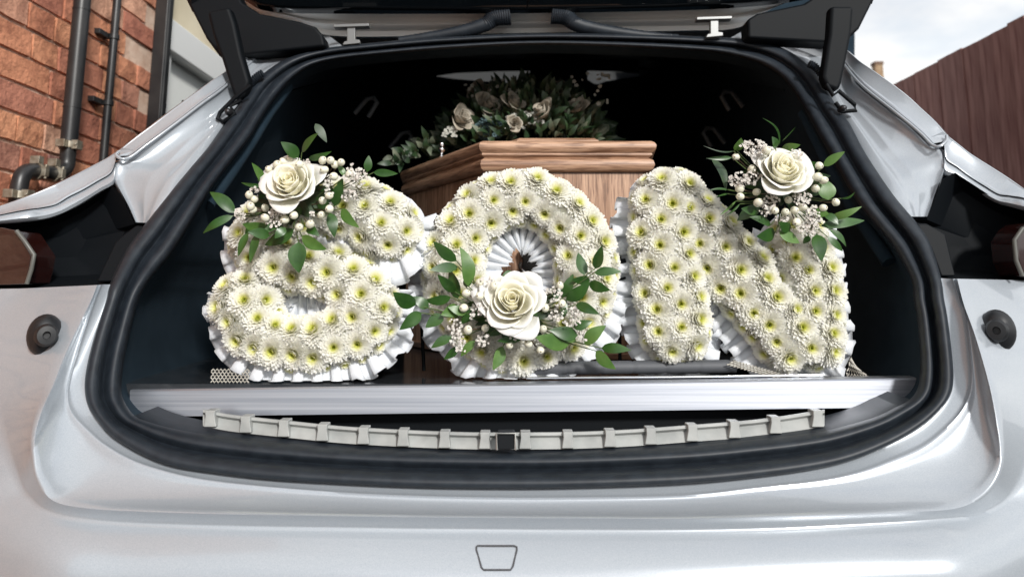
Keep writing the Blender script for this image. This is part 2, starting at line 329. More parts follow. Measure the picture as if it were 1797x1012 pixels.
for s in 'lr':
    sg = -1 if s == 'l' else 1
    NA = net(VA[s], VY, 6); NI = net(VS[s], [Ys(y)+.004 for _, y in VS[s]], 6)
    g_ = MB(); g_.grid([W(mixr(NA, NI, f_, d_)) for f_, d_ in ((-.04, .03), (0, .008), (.03, .006), (.08, .010), (.2, .014), (.38, .015), (.52, .013), (.56, .0108), (.585, .0110), (.70, .0108), (.79, .008), (.815, .003), (.84, .003), (.97, .001), (1, .003), (1, .03))])
    part(g_, 'rain_gutter', M['paint'], angle=75)
    def rim(O_, I_, Yv, back, name, E_=None):
        no_ = net(O_, [y+.010 for y in Yv], 6); ni_ = net(I_, Yv, 6); ns = W(no_)
        o1 = [p+Vector((sg*.012, .012, -.001)) for p in ns]; o2 = [p+Vector((sg*.05, .06, -.05)) for p in ns]; o3 = [p+Vector((sg*.10, .10, -.30)) for p in ns]
        o4 = [Vector((sg*.97, p.y+.2, min(.7, p.z-.4))) for p in ns]; o5 = [Vector((sg*.93, p.y+.2, .3)) for p in ns]
        q = MB(); q.grid([W(mixr(ni_, no_, 0, .016)), W(mixr(ni_, no_, .0, .0)), W(mixr(ni_, no_, .03, -.0022)), W(mixr(ni_, no_, .12, -.0026)), W(mixr(ni_, no_, .17, -.0008)), W(mixr(ni_, no_, .22, .0)), W(mixr(ni_, no_, .55, -.001)), W(mixr(ni_, no_, .9, .0)), W(mixr(ni_, no_, .96, -.001)), ns, o1, o2, o3, o4, o5])
        return part(q, name, M['paint'], angle=35)
    rim(U1[s], U2[s], UY, 0, 'quarter_panel'); rim(D1[s], D2[s], DYr, 0, 'quarter_panel')
    # rolled bead along the upper rim and the little facet at the notch
    bd = [(U1[s][0][0], U1[s][0][1]+2), ((204, 272) if s == 'l' else (1660, 248)), ((214, 279) if s == 'l' else (1648, 257))]+[(x+(2 if s == 'l' else -2), y+2) for x, y in U2[s]]
    yb_ = [1.222, 1.216, 1.214]+[y-.003 for y in UY]
    q = MB(); q.tube([P(*p) for p in cr([(x, y, z) for (x, y), z in zip(bd, yb_)], 5)], .0026, 10); part(q, 'rim_bead', M['paint'])
    fc = [P(U1[s][0][0]-sg*6, U1[s][0][1]-5, 1.232), P(*U1[s][0], 1.2345), P(D1[s][0][0], D1[s][0][1]-1, 1.231), P(D2[s][0][0], D2[s][0][1]-8, 1.222), P(*U2[s][0], 1.226), P(U2[s][0][0]-sg*10, U2[s][0][1]-9, 1.230)]
    q = MB(); q.prism(fc, (0, .012, 0)); part(q, 'notch_facet', M['paint'], smooth=False)
    n2_ = net(D2[s], [y+.004 for y in DYr], 6); n3_ = net(D3[s], [y-.004 for y in DYr], 6)
    q = MB(); q.grid([W(mixr(n2_, n3_, f_, d_)) for f_, d_ in ((0, .014), (.03, .001), (.10, -.003), (.35, -.006), (.65, -.005), (.9, .0), (1, .006), (1, .03))]); part(q, 'quarter_lip', M['paint'], angle=40)
    # flank going forward, with arch left to the wheel
    fl = MB(); fl.box((sg*.94, 3.1, .62), (.03, 1.35, .36)); part(fl, 'flank', M['paint'], bevel=.02)
    # black cover beside the seal
    if s == 'l': poly = [(-160,398),(-20,396),(32,390),(94,383),(150,356),(197,325),(213,343),(237,393),(258,396),(232,440),(200,498),(168,500),(60,505),(-160,512)]
    else: poly = [(1960,398),(1812,376),(1772,360),(1734,341),(1676,303),(1654,314),(1626,385),(1602,386),(1630,430),(1652,488),(1680,490),(1740,492),(1960,494)]
    cxp = np.mean([p[0] for p in poly]); cyp = 430
    c_ = MB(); r0 = [P(x, y, 1.185 if y < 470 else 1.13) for x, y in poly]; n0 = len(r0)
    r1 = [P(x*.75+cxp*.25, y*.75+cyp*.25, 1.215) for x, y in poly]; r2 = [P(x*.3+cxp*.7, y*.3+cyp*.7, 1.225) for x, y in poly]
    c_.grid([r0, r1, r2], closed=True); c_.add(r2, [tuple(range(n0))])
    part(c_, 'corner_cover', M['plastic'], angle=25)
    lid = [(202,424),(215,413),(236,394),(200,455),(172,494)] if s == 'l' else [(1662,412),(1642,400),(1628,390),(1655,450),(1674,484)]
    l_ = MB(); l_.prism([P(x, y, 1.13+.0002*(470-y)) for x, y in ([(168,495),(202,424),(216,412),(237,396),(258,398),(228,446),(203,494)] if s == 'l' else [(1678,485),(1660,411),(1642,400),(1627,392),(1608,392),(1634,436),(1652,485)])], (0, .02, 0))
    part(l_, 'corner_flap', M['plastic'], bevel=.003)
    # tail lamp
    tl = [(-170,404),(0,399),(29,405),(42,425),(57,447),(52,472),(45,499),(-170,507)] if s == 'l' else [(1960,392),(1808,390),(1795,400),(1782,421),(1785,457),(1797,484),(1810,489),(1960,489)]
    t_ = MB(); t_.prism([P(x, y, 1.10+(.0004*max(0, -x) if s == 'l' else .0004*max(0, x-1797))) for x, y in tl], (0, .06, 0)); part(t_, 'tail_lamp', M['tail'], bevel=.004)
    rim_ = [(29,405),(44,424),(60,447),(55,473),(47,498)] if s == 'l' else [(1795,400),(1780,421),(1783,457),(1794,484)]
    t2 = MB(); t2.tube([P(x, y, 1.095) for x, y in rim_], .0032, 8); o = part(t2, 'tail_lamp_trim', mat('pale lamp trim', (.10, .10, .09), .4))
    t3 = None if True else MB(); 0 and t3.tube([P(x, y, 1.12) for x, y in ([(-160, 392), (0, 391), (20, 392), (94, 386)] if s == 'l' else [(1797, 386), (1850, 390), (1950, 392)])], .006, 8); pass
    # rear wheel
    wh = MB(); 
    yr = 2.05
    prof = [(.20, -.11), (.33, -.115), (.345, -.09), (.35, 0), (.345, .09), (.33, .115), (.20, .11)]
    wh.grid([[Vector((sg*.84+x, yr+r*math.cos(2*math.pi*k/40), .35+r*math.sin(2*math.pi*k/40))) for k in range(40)] for r, x in prof], closed=True)
    wo = empty('wheel', (sg*.84, yr, .35)); par(wo, car)
    par(wh.build('tyre', M['rubber']), wo)
    rm = MB(); rm.grid([[Vector((sg*(.84+x), yr+r*math.cos(2*math.pi*k/40), .35+r*math.sin(2*math.pi*k/40))) for k in range(40)] for r, x in [(.2, .1), (.19, .09), (.18, .04), (.03, .07), (.001, .07)]], closed=True)
    for k in range(10):
        a = 2*math.pi*k/10; rm.box((sg*.92, yr+.11*math.cos(a), .35+.11*math.sin(a)), (.012, .09, .014), Matrix.Rotation(a, 3, 'X'))
    par(rm.build('rim', M['chrome']), wo)
    # bump stop
    bx_, by_ = ((85, 588) if s == 'l' else (1745, 580)); c0 = P(bx_, by_, 1.024)
    bs = MB(); d = Vector((-sg*.55, -.8, .05)).normalized(); u = d.cross(Vector((0, 0, 1))).normalized(); v = u.cross(d)
    prof = [(.0215, .016), (.0215, .004), (.019, -.004), (.0155, -.009), (.0145, -.011), (.0140, -.024), (.0115, -.028), (.005, -.0285), (.0042, -.022), (.0002, -.022)]
    bs.grid([[c0+Vector((sg*.004, 0, 0))-d*h+u*r*math.cos(2*math.pi*k/28)*(1.0 if r > .018 else .95)+v*(r*math.sin(2*math.pi*k/28))*(1.32 if r > .015 else 1.05) for k in range(28)] for r, h in prof], closed=True)
    for i, (r, h) in enumerate(prof): pass
    part(bs, 'bump_stop', M['stop'], angle=40)

# shell ahead of the boot: roof, bulkhead (dark outside shape)
rf = MB(); rf.grid([[Vector((-.58, 1.62, 1.52)), Vector((-.4, 1.62, 1.60)), Vector((0, 1.62, 1.66)), Vector((.4, 1.62, 1.60)), Vector((.58, 1.62, 1.52))],
                    [Vector((-.74, 2.4, 1.92)), Vector((-.5, 2.4, 1.98)), Vector((0, 2.4, 2.04)), Vector((.5, 2.4, 1.98)), Vector((.74, 2.4, 1.92))],
                    [Vector((-.88, 3.6, 2.02)), Vector((-.5, 3.6, 2.2)), Vector((0, 3.6, 2.24)), Vector((.5, 3.6, 2.2)), Vector((.88, 3.6, 2.02))],
                    [Vector((-.88, 4.4, 1.0)), Vector((-.5, 4.5, 2.1)), Vector((0, 4.5, 2.14)), Vector((.5, 4.5, 2.1)), Vector((.88, 4.4, 1.0))]])
part(rf, 'roof', M['paint'], solid=.015)
for sg in (-1, 1):
    sw = MB(); sw.add([(sg*.86, 1.75, .95), (sg*.86, 4.4, .95), (sg*.86, 4.4, 1.5), (sg*.86, 2.4, 1.56), (sg*.76, 1.66, 1.42)], [(0, 1, 2, 3, 4)]); part(sw, 'side_window', M['glass'], solid=.006, smooth=False)

# boot seal
R4 = [(262,491),(242,528),(225,592),(216,636),(212,676),(215,700),(235,729),(265,741),(302,751),(350,760),(410,768),(480,775),(600,785),(734,790),(869,792),(1003,791),(1200,782),(1331,770),(1410,761),(1465,751),(1533,732),(1570,715),(1598,700),(1611,682),(1615,660),(1616,625),(1610,558),(1604,525),(1599,488)]
RX = [((1627,424),(1568,432)),((1600,385),(1533,390)),((1563,340),(1499,345)),((1516,269),(1460,275)),((1489,218),(1434,230)),((1466,188),(1415,195)),((1442,148),(1392,158)),((1419,118),(1368,132)),((1380,90),(1335,112)),((1331,74),(1290,99)),((1264,67),(1230,90)),((1100,61),(1080,82)),((936,60),(930,79)),((768,67),(775,87)),((640,78),(650,98)),((570,86),(585,106)),((520,98),(545,117)),((485,115),(515,136)),((450,143),(490,162)),((425,180),(465,196)),((396,220),(437,242)),((370,256),(403,286)),((336,296),(370,330)),((302,338),(340,380)),((260,392),(302,441)),((225,440),(280,468))]
A = L0+[a for a, _ in RX]; B = R4+[b_ for _, b_ in RX]
A3 = cr_closed([(x, y, Ys(y)-.012) for x, y in A], 6); B3 = cr_closed([(x, y, Ys(y)+.022) for x, y in B], 6)
m_ = len(A3)
bulgeprof = [(-.06, .03), (-.03, .004), (0, -.004), (.08, -.010), (.2, -.013), (.32, -.012), (.40, -.006), (.44, .004), (.50, .006), (.56, .001), (.64, -.009), (.74, -.014), (.85, -.014), (.94, -.009), (1.0, .0), (1.02, .02)]
se = MB(); se.grid([[P(*p) for p in mixr(A3, B3, t, dy)] for t, dy in bulgeprof], closed=True)
part(se, 'boot_seal', M['rubber'], angle=80)
# inner boot lining (tunnel)
inner = [P(*p) for p in mixr(A3, B3, 1.0, .018)]
cc = Vector((0, 0, .97))
def expand(q, fx, dy, z0=None):
    r_ = []
    for p in q: r_.append(Vector((p.x*fx, p.y+dy, p.z+(.0 if z0 is None else (z0 if p.z > 1.05 else -z0*.4)))))
    return r_
t0 = inner; t1 = expand(inner, 1.03, .06); t2 = []
for p in inner:
    t2.append(Vector((max(-.66, min(.66, p.x*1.12)), 1.9 if p.z < 1.4 else 2.1, (min(1.76, p.z+.5*(p.z-1.0)) if p.z > 1.0 else p.z-.02))))
t3 = [Vector((p.x, 3.5, min(2.09, p.z+(.45*(p.z-1.0)/.6 if p.z > 1 else 0)))) for p in t2]
ln = MB(); ln.grid([t0, t1, t2, t3], closed=True)
part(ln, 'boot_lining', M['lining'], solid=0)
# bulkhead with two window slots towards the windscreen
YB = 3.49
def PB(x, y): return P(x, y, YB)
bk = MB()
def bq(*pts): bk.add([PB(*p) for p in pts], [tuple(range(len(pts)))])
wl = [(765,134),(800,129),(870,126),(930,125),(930,142),(917,146),(905,150),(898,146),(850,143),(800,139)]
wr = [(1031,125),(1080,126),(1144,131),(1100,137),(1062,143),(1050,148),(1042,147),(1031,140)]
# built as strips around the slots
def slot_panel(poly, x0, x1, y0, y1):
    top = [p for p in poly]; xs = sorted(set([x0, x1]+[p[0] for p in poly]))
    def yr_(x):
        ys = []
        for i in range(len(poly)):
            a, c = poly[i], poly[(i+1) % len(poly)]
            if a[0] != c[0] and min(a[0], c[0]) <= x <= max(a[0], c[0]): ys.append(a[1]+(c[1]-a[1])*(x-a[0])/(c[0]-a[0]))
        return (min(ys), max(ys)) if ys else None
    for i in range(len(xs)-1):
        xa, xb = xs[i]+1e-4, xs[i+1]-1e-4; ra, rb = yr_(xa), yr_(xb)
        if ra is None or rb is None: bq((xs[i], y0), (xs[i+1], y0), (xs[i+1], y1), (xs[i], y1)); continue
        bq((xs[i], y0), (xs[i+1], y0), (xs[i+1], rb[0]), (xs[i], ra[0])); bq((xs[i], ra[1]), (xs[i+1], rb[1]), (xs[i+1], y1), (xs[i], y1))
slot_panel(wl, 700, 980, 40, 200); slot_panel(wr, 980, 1200, 40, 200)
bq((300, -100), (1500, -100), (1500, 40), (300, 40)); bq((300, 40), (700, 40), (700, 200), (300, 200)); bq((1200, 40), (1500, 40), (1500, 200), (1200, 200)); bq((300, 200), (1500, 200), (1500, 800), (300, 800))
part(bk, 'bulkhead', M['lining'], smooth=False)
for wpoly in (wl, wr):
    gm = MB(); gm.prism([P(x, y, YB+.03) for x, y in wpoly], (0, .005, 0))
    tg = mat('tinted glass', (.93, .94, .92), .02, trans=1); tg.node_tree.nodes['Principled BSDF'].inputs['IOR'].default_value = 1.05
    part(gm, 'windscreen_slot', tg, smooth=False)
fr = MB(); fr.box((0, 4.6, .7), (.85, .1, .45)); part(fr, 'bonnet_front', M['paint'], bevel=.05)

# hooks on the lining
for (hx, hy, Yh, fl_) in ((642, 186, 1.75, -1), (703, 246, 1.95, -1), (1284, 176, 1.75, 1), (1252, 240, 1.95, 1)):
    k = 1/1300*Yh
    pts = [(-20, 14), (2, -12), (14, -14), (20, -6), (4, 20)] if fl_ < 0 else [(20, 12), (0, -14), (-12, -15), (-18, -6), (-4, 18)]
    h = MB(); h.tube([P(hx+a, hy+c, Yh) for a, c in pts], .0065, 8); part(h, 'lining_hook', M['hook'])
# trim ledge glimpsed on inner lining sides
for pts in ([(505, 152), (470, 200), (440, 250), (400, 310), (365, 360)], [(1410, 200), (1450, 280), (1500, 370), (1560, 460)]):
    t_ = MB(); t_.tube([P(x, y, Ys(y)+.09) for x, y in pts], .012, 8); part(t_, 'lining_rib', M['lining'])
# inner boot floor well under the deck (front sill slope)
sl = MB(); topi = [P(*p) for p in cr([(x, y, Ys(y)+.022) for x, y in R4[6:23]], 5)]
sl.grid([topi, [Vector((p.x*.985, p.y+.05, p.z+.004)) for p in topi], [Vector((p.x*.95, p.y+.12, min(p.z, .80)-.03)) for p in topi]])
part(sl, 'boot_sill', M['rubber'])

# sill plate: pale ribbed moulding
sp = [(356,747),(410,757),(520,769),(600,777),(700,783),(800,787),(880,788),(1000,787),(1100,783),(1197,776),(1330,765),(1447,748)]
c3 = cr([(x, y, .985+.000055*abs(x-890)**1.0) for x, y in sp], 8)
spo = MB()
prof = [(0, 0), (-8, .004), (-20, .010), (-24, .004), (-29, .006), (-30, .014), (-28, .03)]
spo.grid([[P(p[0]+0, p[1]+dy_, p[2]+dd+.006) for p in c3] for dy_, dd in prof])
plate = part(spo, 'sill_plate', M['cream_plastic'], angle=35)
def spY(x):
    i = np.searchsorted(c3[:, 0], x); i = min(max(1, i), len(c3)-1); t = (x-c3[i-1, 0])/(c3[i, 0]-c3[i-1, 0]); return c3[i-1]*(1-t)+c3[i]*t
for x in (368, 430, 497, 565, 637, 707, 780, 851, 922, 997, 1071, 1143, 1216, 1290, 1362, 1436):
    p = spY(x); w1, w2 = 11, 8
    poly = [P(p[0]-w1, p[1]-.5, p[2]+.001), P(p[0]+w1, p[1]-.5, p[2]+.001), P(p[0]+w2, p[1]-20, p[2]+.004), P(p[0]+w2+1, p[1]-29.5, p[2]+.004), P(p[0]-w2-1, p[1]-29.5, p[2]+.004), P(p[0]-w2, p[1]-20, p[2]+.004)]
    rb = MB(); rb.prism(poly, (0, .02, 0)); o = rb.build('rib', M['cream_plastic'], bevel=.0012); par(o, plate)
lt = MB(); lt.prism([P(873, 788, .972), P(903, 788, .972), P(903, 761, .975), P(873, 761, .975)], (0, .03, 0)); o = part(lt, 'boot_latch', M['plastic'], bevel=.001)
lf = MB(); lf.tube([P(872, 789, .970), P(871, 760, .973), P(904, 760, .973), P(905, 789, .970)], .0012, 6); par(lf.build('latch_frame', mat('steel', (.4, .4, .38), .35, metal=.8)), o)

# towing eye cover on bumper: thin groove outline
def bump_pt(px, py):
    # intersect ray with bumper rows by bisection on the grid
    best = None
    ci = int(np.argmin(np.abs(rows[-1][:, 0]-px)))
    col_ = [r[ci] for r in rows[18:]]
    ys = [c[1] for c in col_]; Yv = [c[2] for c in col_]
    return P(px, py, float(np.interp(py, ys, Yv))-.0008)
tp = [(836, 959), (838, 957), (902, 957), (907, 959), (907, 964), (900, 993), (896, 999), (849, 999), (845, 995), (836, 964)]
tw = MB(); tw.tube([bump_pt(*p) for p in tp+[tp[0]]], .00105, 6, cap=False)
tcov = part(tw, 'towing_cover_gap', mat('dark panel gap', (.06, .06, .065), .8))

# ------------------------------------------------------------------ tailgate
gate = empty('tailgate', P(925, 20, 1.6)); par(gate, car)
def gpart(mb, name, m, **k): return par(mb.build(name, m, **k), gate)
top = cr([(x, y, 1.50) for x, y in [(380,-40),(440,-4),(480,12),(600,16),(925,15),(1200,10),(1330,2),(1420,-12),(1470,-40)]], 8)
bot = cr([(x, y, 1.56) for x, y in [(400,-30),(452,24),(524,40),(600,64),(925,58),(1200,54),(1290,50),(1335,24),(1430,-20)]], 8)
gm = MB(); gm.grid([[P(*p) for p in mixr(top, bot, t, dy)] for t, dy in ((-.1, .02), (-.02, -.004), (.05, -.006), (.12, .0), (.3, .012), (.45, .014), (.55, .002), (.62, .0), (.8, .012), (.9, .006), (1, .0), (1.05, .02))])
gpart(gm, 'inner_panel', M['paint_in'], angle=60)
gl = MB(); a_ = [P(*p) for p in top]; n2 = len(a_)
gl.grid([[Vector((p.x, p.y-.004, p.z-.006)) for p in a_], [Vector((p.x, p.y-.02, p.z+.004)) for p in a_], [Vector((p.x*1.0, 1.0, 2.30)) for p in a_], [Vector((p.x*1.0, .92, 2.24)) for p in a_]])
gpart(gl, 'rear_glass', M['glass'], solid=.01)
for s in 'lr':
    if s == 'l': wing = [(318,-20),(338,22),(361,67),(386,101),(425,97),(571,81),(566,62),(554,47),(524,37),(455,23),(425,4),(412,-20)]; arm = [(362,20),(372,60),(388,104),(409,170),(414,178),(430,165),(438,143),(424,95),(412,40),(402,10)]
    else: wing = [(1540,-20),(1530,8),(1509,50),(1494,64),(1455,75),(1313,67),(1312,34),(1330,23),(1412,6),(1452,-20)]; arm = [(1458,10),(1455,60),(1452,78),(1444,134),(1451,152),(1472,160),(1478,147),(1487,105),(1496,58),(1500,10)]
    o_ = MB(); o_.prism([P(x, y, 1.43) for x, y in wing], (0, .05, .0)); gpart(o_, 'corner_trim', M['plastic'], bevel=.006)
    sx = -1 if s == 'l' else 1
    o2_ = MB(); ba = [P(x, y, 1.44) for x, y in (wing[:2]+wing[-1:] if s == 'l' else wing[:2]+wing[-1:])]
    up_ = [Vector((sx*.56, .95, 2.24)), Vector((sx*.58, .96, 2.20)), Vector((sx*.48, .96, 2.24))]
    o2_.add(ba+up_, [(0, 1, 4, 3), (1, 2, 5, 4), (2, 0, 3, 5), (3, 4, 5)]); gpart(o2_, 'side_trim', M['plastic'])
    o3_ = MB(); o3_.prism([P(x, y, 1.335) for x, y in arm], (0, .028, 0)); st = gpart(o3_, 'strut', M['plastic'], bevel=.008)
    # ball joint and bracket
    if s == 'l': br = [(440,150),(412,172),(386,198),(382,208),(392,214),(412,200),(404,186),(424,176)]; bc = (400, 196)
    else: br = [(1450,148),(1462,168),(1472,160),(1500,184),(1502,194),(1478,196),(1466,180)]; bc = (1480, 190)
    o4_ = MB(); o4_.tube([P(x, y, 1.31) for x, y in br], .004, 8); par(o4_.build('strut_bracket', M['plastic']), st) if False else gpart(o4_, 'strut_bracket', M['plastic'])
    o5_ = MB()
    c5 = P(*bc, 1.30)
    o5_.grid([[c5+Vector((r_*math.cos(2*math.pi*k/16), h_, r_*math.sin(2*math.pi*k/16))) for k in range(16)] for r_, h_ in ((.0062, .012), (.0066, .002), (.005, -.004), (.002, -.006), (.0001, -.0062))], closed=True)
    gpart(o5_, 'strut_ball', mat('dark steel', (.05, .05, .055), .3, metal=.7))
    # wiring bellows
    wv = [(1419,112),(1428,116),(1436,124),(1444,132),(1450,134)] if s == 'r' else [(462,128),(452,134),(444,142),(440,150)]
    wp = cr([(x, y, 1.37) for x, y in wv], 6); o6 = MB(); o6.tube([P(*p) for p in wp], [(.0085 if i % 2 else .0062) for i in range(len(wp))], 10); gpart(o6, 'cable_bellows', M['rubber'])
    # hinge bracket: T of pale metal
    hx = 616 if s == 'l' else 1254; hy = 60 if s == 'l' else 47
    o7 = MB(); o7.prism([P(hx+a, hy+c, 1.455) for a, c in ((-13,-1),(-15,19),(15,16),(15,10),(7,9),(7,-13),(-7,-12),(-7,12),(-12,13))][1:], (0, .012, 0))
    o7.prism([P(hx+a, hy+c, 1.450) for a, c in ((-31,-17),(31,-19),(31,-14),(-31,-12))], (0, .02, 0))
    gpart(o7, 'hinge_bracket', mat('pale zinc', (.2, .205, .205), .4, metal=.4), bevel=.001)
    # ribbed hose
    hp = [(895,28),(868,32),(850,44),(812,55),(760,64),(700,72)] if s == 'l' else [(968,26),(992,30),(1014,44),(1060,54),(1120,62),(1190,68)]
    hh = cr([(x, y, 1.50) for x, y in hp], 14); o8 = MB(); k_ = len(hh)
    o8.tube([P(*p) for p in hh], [(.021-.012*i/k_)*(1 if i % 2 else .92) for i in range(k_)], 12); gpart(o8, 'cable_hose', M['rubber'])
hd = MB(); hd.prism([P(x, y, 1.60) for x, y in [(430,60),(925,30),(1400,45),(1440,90),(1330,100),(925,75),(520,120)]], (0, .03, 0)); part(hd, 'roof_header', M['plastic'])
sv = MB(); sv.tube([P(928, -5, 1.44), P(927, 3, 1.45), P(925, 14, 1.47)], .0015, 6); gpart(sv, 'pull_tab', M['plastic'])

# ------------------------------------------------------------------ deck
DK = P(870, 674, 1.07); DZ = DK.z
deck = empty('deck', (0, 1.4, DZ)); par(deck, car)
dt = MB(); dt.box((0.02, 1.07+.9, DZ-.012), (.64, .892, .0115)); par(dt.build('deck_board', M['deck'], smooth=False), deck)
et = MB(); tl_ = P(228, 684, 1.07); tr_ = P(1615, 663, 1.07); bl_ = P(228, 731, 1.066); brr = P(1615, 714, 1.066)
et.grid([[tl_+Vector((0, .03, 0)), tr_+Vector((0, .03, 0))], [tl_+Vector((0, .002, 0)), tr_+Vector((0, .002, 0))], [tl_+Vector((0, 0, -.002)), tr_+Vector((0, 0, -.002))], [bl_, brr], [bl_+Vector((0, .03, 0)), brr+Vector((0, .03, 0))]])
par(et.build('edge_trim', M['alu'], bevel=.0, angle=30), deck)
uc = MB(); uc.grid([[bl_+Vector((-.05, .035, 0)), brr+Vector((.05, .035, 0))], [bl_+Vector((-.05, .035, -.12)), brr+Vector((.05, .035, -.12))]])  # black sheet added to stand for the shadow under the deck edge
par(uc.build('under_deck_shade', M['plastic']), deck)
ch = MB(); ch.tube([P(925, 663, 1.092), P(1180, 661, 1.095), P(1445, 657.5, 1.10)], .0016, 8); par(ch.build('chrome_rail', M['chrome']), deck)
ro = MB(); rp_ = []; rr_ = []
pa, pb = P(938, 650, 1.128), P(1290, 640, 1.136); pa.z = DZ+.0155; pb.z = DZ+.0175
for i in range(81):
    t = i/80; rp_.append(pa.lerp(pb, t)); rr_.append(.0088 if i % 13 in (0,) else (.0098 if i else .006))
ro.tube(rp_, rr_, 16); par(ro.build('rubber_roller', M['roller'], angle=60), deck)

# ------------------------------------------------------------------ coffin
TH = R(9.5); coff = empty('coffin', (0, 1.4, 0))
tag(coff, 'oak veneered coffin with moulded lid lying head end towards the open boot', 'coffin')
COX = P(993, 250, 1.4).x; coff.location = (COX, 1.4, DZ); coff.rotation_euler = (0, 0, TH)
ZT = P(993, 249, 1.4).z-DZ; ZB = P(993, 302, 1.4).z-DZ; ZR = P(993, 233, 1.42).z-DZ
def outline(off, sh=.0225):
    q = [(-.151, 0), (-.292, .42), (-.19, 1.93), (.19, 1.93), (.288, .42), (.151, 0)]
    return [(x+off*math.copysign(1, x), y-off if y < .1 else (y+off if y > 1 else y)) for x, y in q]
def skew(p, z):
    x, y = p
    if y < .1: y = y-x*math.tan(TH)
    return Vector((x, y, z))
def cgrid(prof, name, m, **k):
    q = MB(); rws = [[skew(p, z) for p in outline(o_)] for o_, z in prof]
    # densify not needed: six sharp corners
    q.grid(rws, closed=True); q.add(rws[-1], [tuple(range(6))]); q.add(rws[0], [tuple(range(6))])
    return q
def csides(prof, m, name):
    """one moulded strip per side, mitred at the corners"""
    rws = [[skew(p, z) for p in outline(o_)] for o_, z in prof]; obs = []
    for i in range(6):
        q = MB(); j = (i+1) % 6; q.grid([[r[i], r[j]] for r in rws]); o = q.build(name, m, angle=48); o.parent = coff; obs.append(o)
    return obs
H_ = ZT-ZB
lidprof = [(-.012, ZB+.001), (.0, ZB), (.006, ZB+.03*H_), (.0105, ZB+.10*H_), (.0125, ZB+.22*H_), (.0105, ZB+.36*H_), (.006, ZB+.42*H_), (.0035, ZB+.47*H_), (.007, ZB+.50*H_), (.0095, ZB+.54*H_), (.0085, ZB+.60*H_), (.0105, ZB+.63*H_), (.0145, ZB+.72*H_), (.0155, ZB+.84*H_), (.013, ZB+.94*H_), (.008, ZT), (-.02, ZT+.001)]
for o in csides(lidprof, M['wood_h'], 'lid_moulding'): pass
lp = MB(); rws = [[skew(p, z) for p in outline(o_)] for o_, z in [(-.064, ZT-.002), (-.064, ZT+.004), (-.069, ZT+.4*(ZR-ZT)), (-.070, ZR-.005), (-.076, ZR), (-.09, ZR)]]
# raised panel follows the lid, narrower at the near end
lt_ = MB(); rz = [skew(p, ZT+.0012) for p in outline(-.012)]; lt_.add(rz, [tuple(range(6))]); o = lt_.build('lid_top', M['wood_h'], smooth=False); o.parent = coff
lp.grid(rws, closed=True); lp.add(rws[-1], [tuple(range(6))]); o = lp.build('lid_panel', M['wood_h'], angle=30); o.parent = coff
ls = csides([(-.004, 0.002), (-.004, ZB-.001)], M['wood_v'], 'side_board')
ls[5].name = 'end_board'
gr = csides([(-.003, ZB-.062), (.001, ZB-.060), (.001, ZB-.056), (-.003, ZB-.054)], M['wood_h'], 'side_bead')
# only on the long sides: drop the one across the end
bpy.data.objects.remove(gr[5])
bt = MB(); bt.prism([skew(p, .001) for p in outline(.006)], (0, 0, .012)); o = bt.build('base_moulding', M['wood_h'], bevel=.002); o.parent = coff
# end handle
inv = Matrix.Rotation(-TH, 4, 'Z')
def loc(px, py, Y): return inv @ (P(px, py, Y)-Vector((COX, 1.4, DZ)))
steel_dark = mat('dark antique metal', (.035, .035, .035), .25, metal=.9)
hb = MB(); c0 = loc(934, 458, 1.385)
hb.prism([c0+Vector((a*.022, 0, c*.030)) for a, c in [(-1, -.7), (-.6, -1), (0, -.85), (.6, -1), (1, -.7), (.8, 0), (1, .7), (.5, 1), (0, .8), (-.5, 1), (-1, .7), (-.8, 0)]], (0, .012, 0))
hn = hb.build('end_handle', steel_dark, bevel=.002); hn.parent = coff
hr = MB(); hr.tube([c0+Vector((.026*math.cos(a), -.014-.004*math.sin(a), .018*math.sin(a)-.008)) for a in [math.pi*i/10 for i in range(-11, 2)]], .0035, 8); o = hr.build('ring', M['chrome']); o.parent = hn
# chrome lid screw
sc0 = loc(775, 271, 1.60)
ls_ = MB(); prof = [(.0065, 0), (.0055, .004), (.003, .008), (.0035, .011), (.0075, .014), (.0082, .018), (.006, .021), (.0045, .023), (.006, .027), (.0052, .031), (.0001, .033)]
ls_.grid([[sc0+Vector((r_*math.cos(2*math.pi*k/14), r_*math.sin(2*math.pi*k/14), h_-.006)) for k in range(14)] for r_, h_ in prof], closed=True)
o = ls_.build('lid_screw', M['chrome']); o.parent = coff

# ------------------------------------------------------------------ leaves, berries and roses
def leaf_mesh(mb, a, c, width, bow=.12, nrm=Vector((0, -1, 0)), twist=0, fold=.25, sway=0):
    """pointed leaf from a to c"""
    a = Vector(a); c = Vector(c); d = c-a; L = d.length; t = d.normalized()
    s = t.cross(nrm).normalized(); n = s.cross(t).normalized()
    if n.dot(nrm) < 0: n = -n
    rot = Matrix.Rotation(twist, 3, t); s = rot @ s; n = rot @ n
    rws = []; N = 9
    for i in range(N+1):
        u = i/N; wd = width*.5*(math.sin(math.pi*min(1, u**.85))**.75)*(1-.35*u)*1.25 if 0 < u < 1 else width*.015
        cn = a+d*u+n*(bow*L*math.sin(math.pi*u))+s*(sway*L*math.sin(math.pi*u))
        row = []
        for k in (-1, -.55, 0, .55, 1):
            row.append(cn+s*(k*wd)+n*(abs(k)*wd*fold-.12*wd*(k*k)))
        rws.append(row)
    mb.grid(rws)
def leaf(parent, a, c, width, m=None, **k):
    q = MB(); leaf_mesh(q, a, c, width, **k); o = q.build('leaf', m or M['leaf'], origin=a); par(o, parent); return o

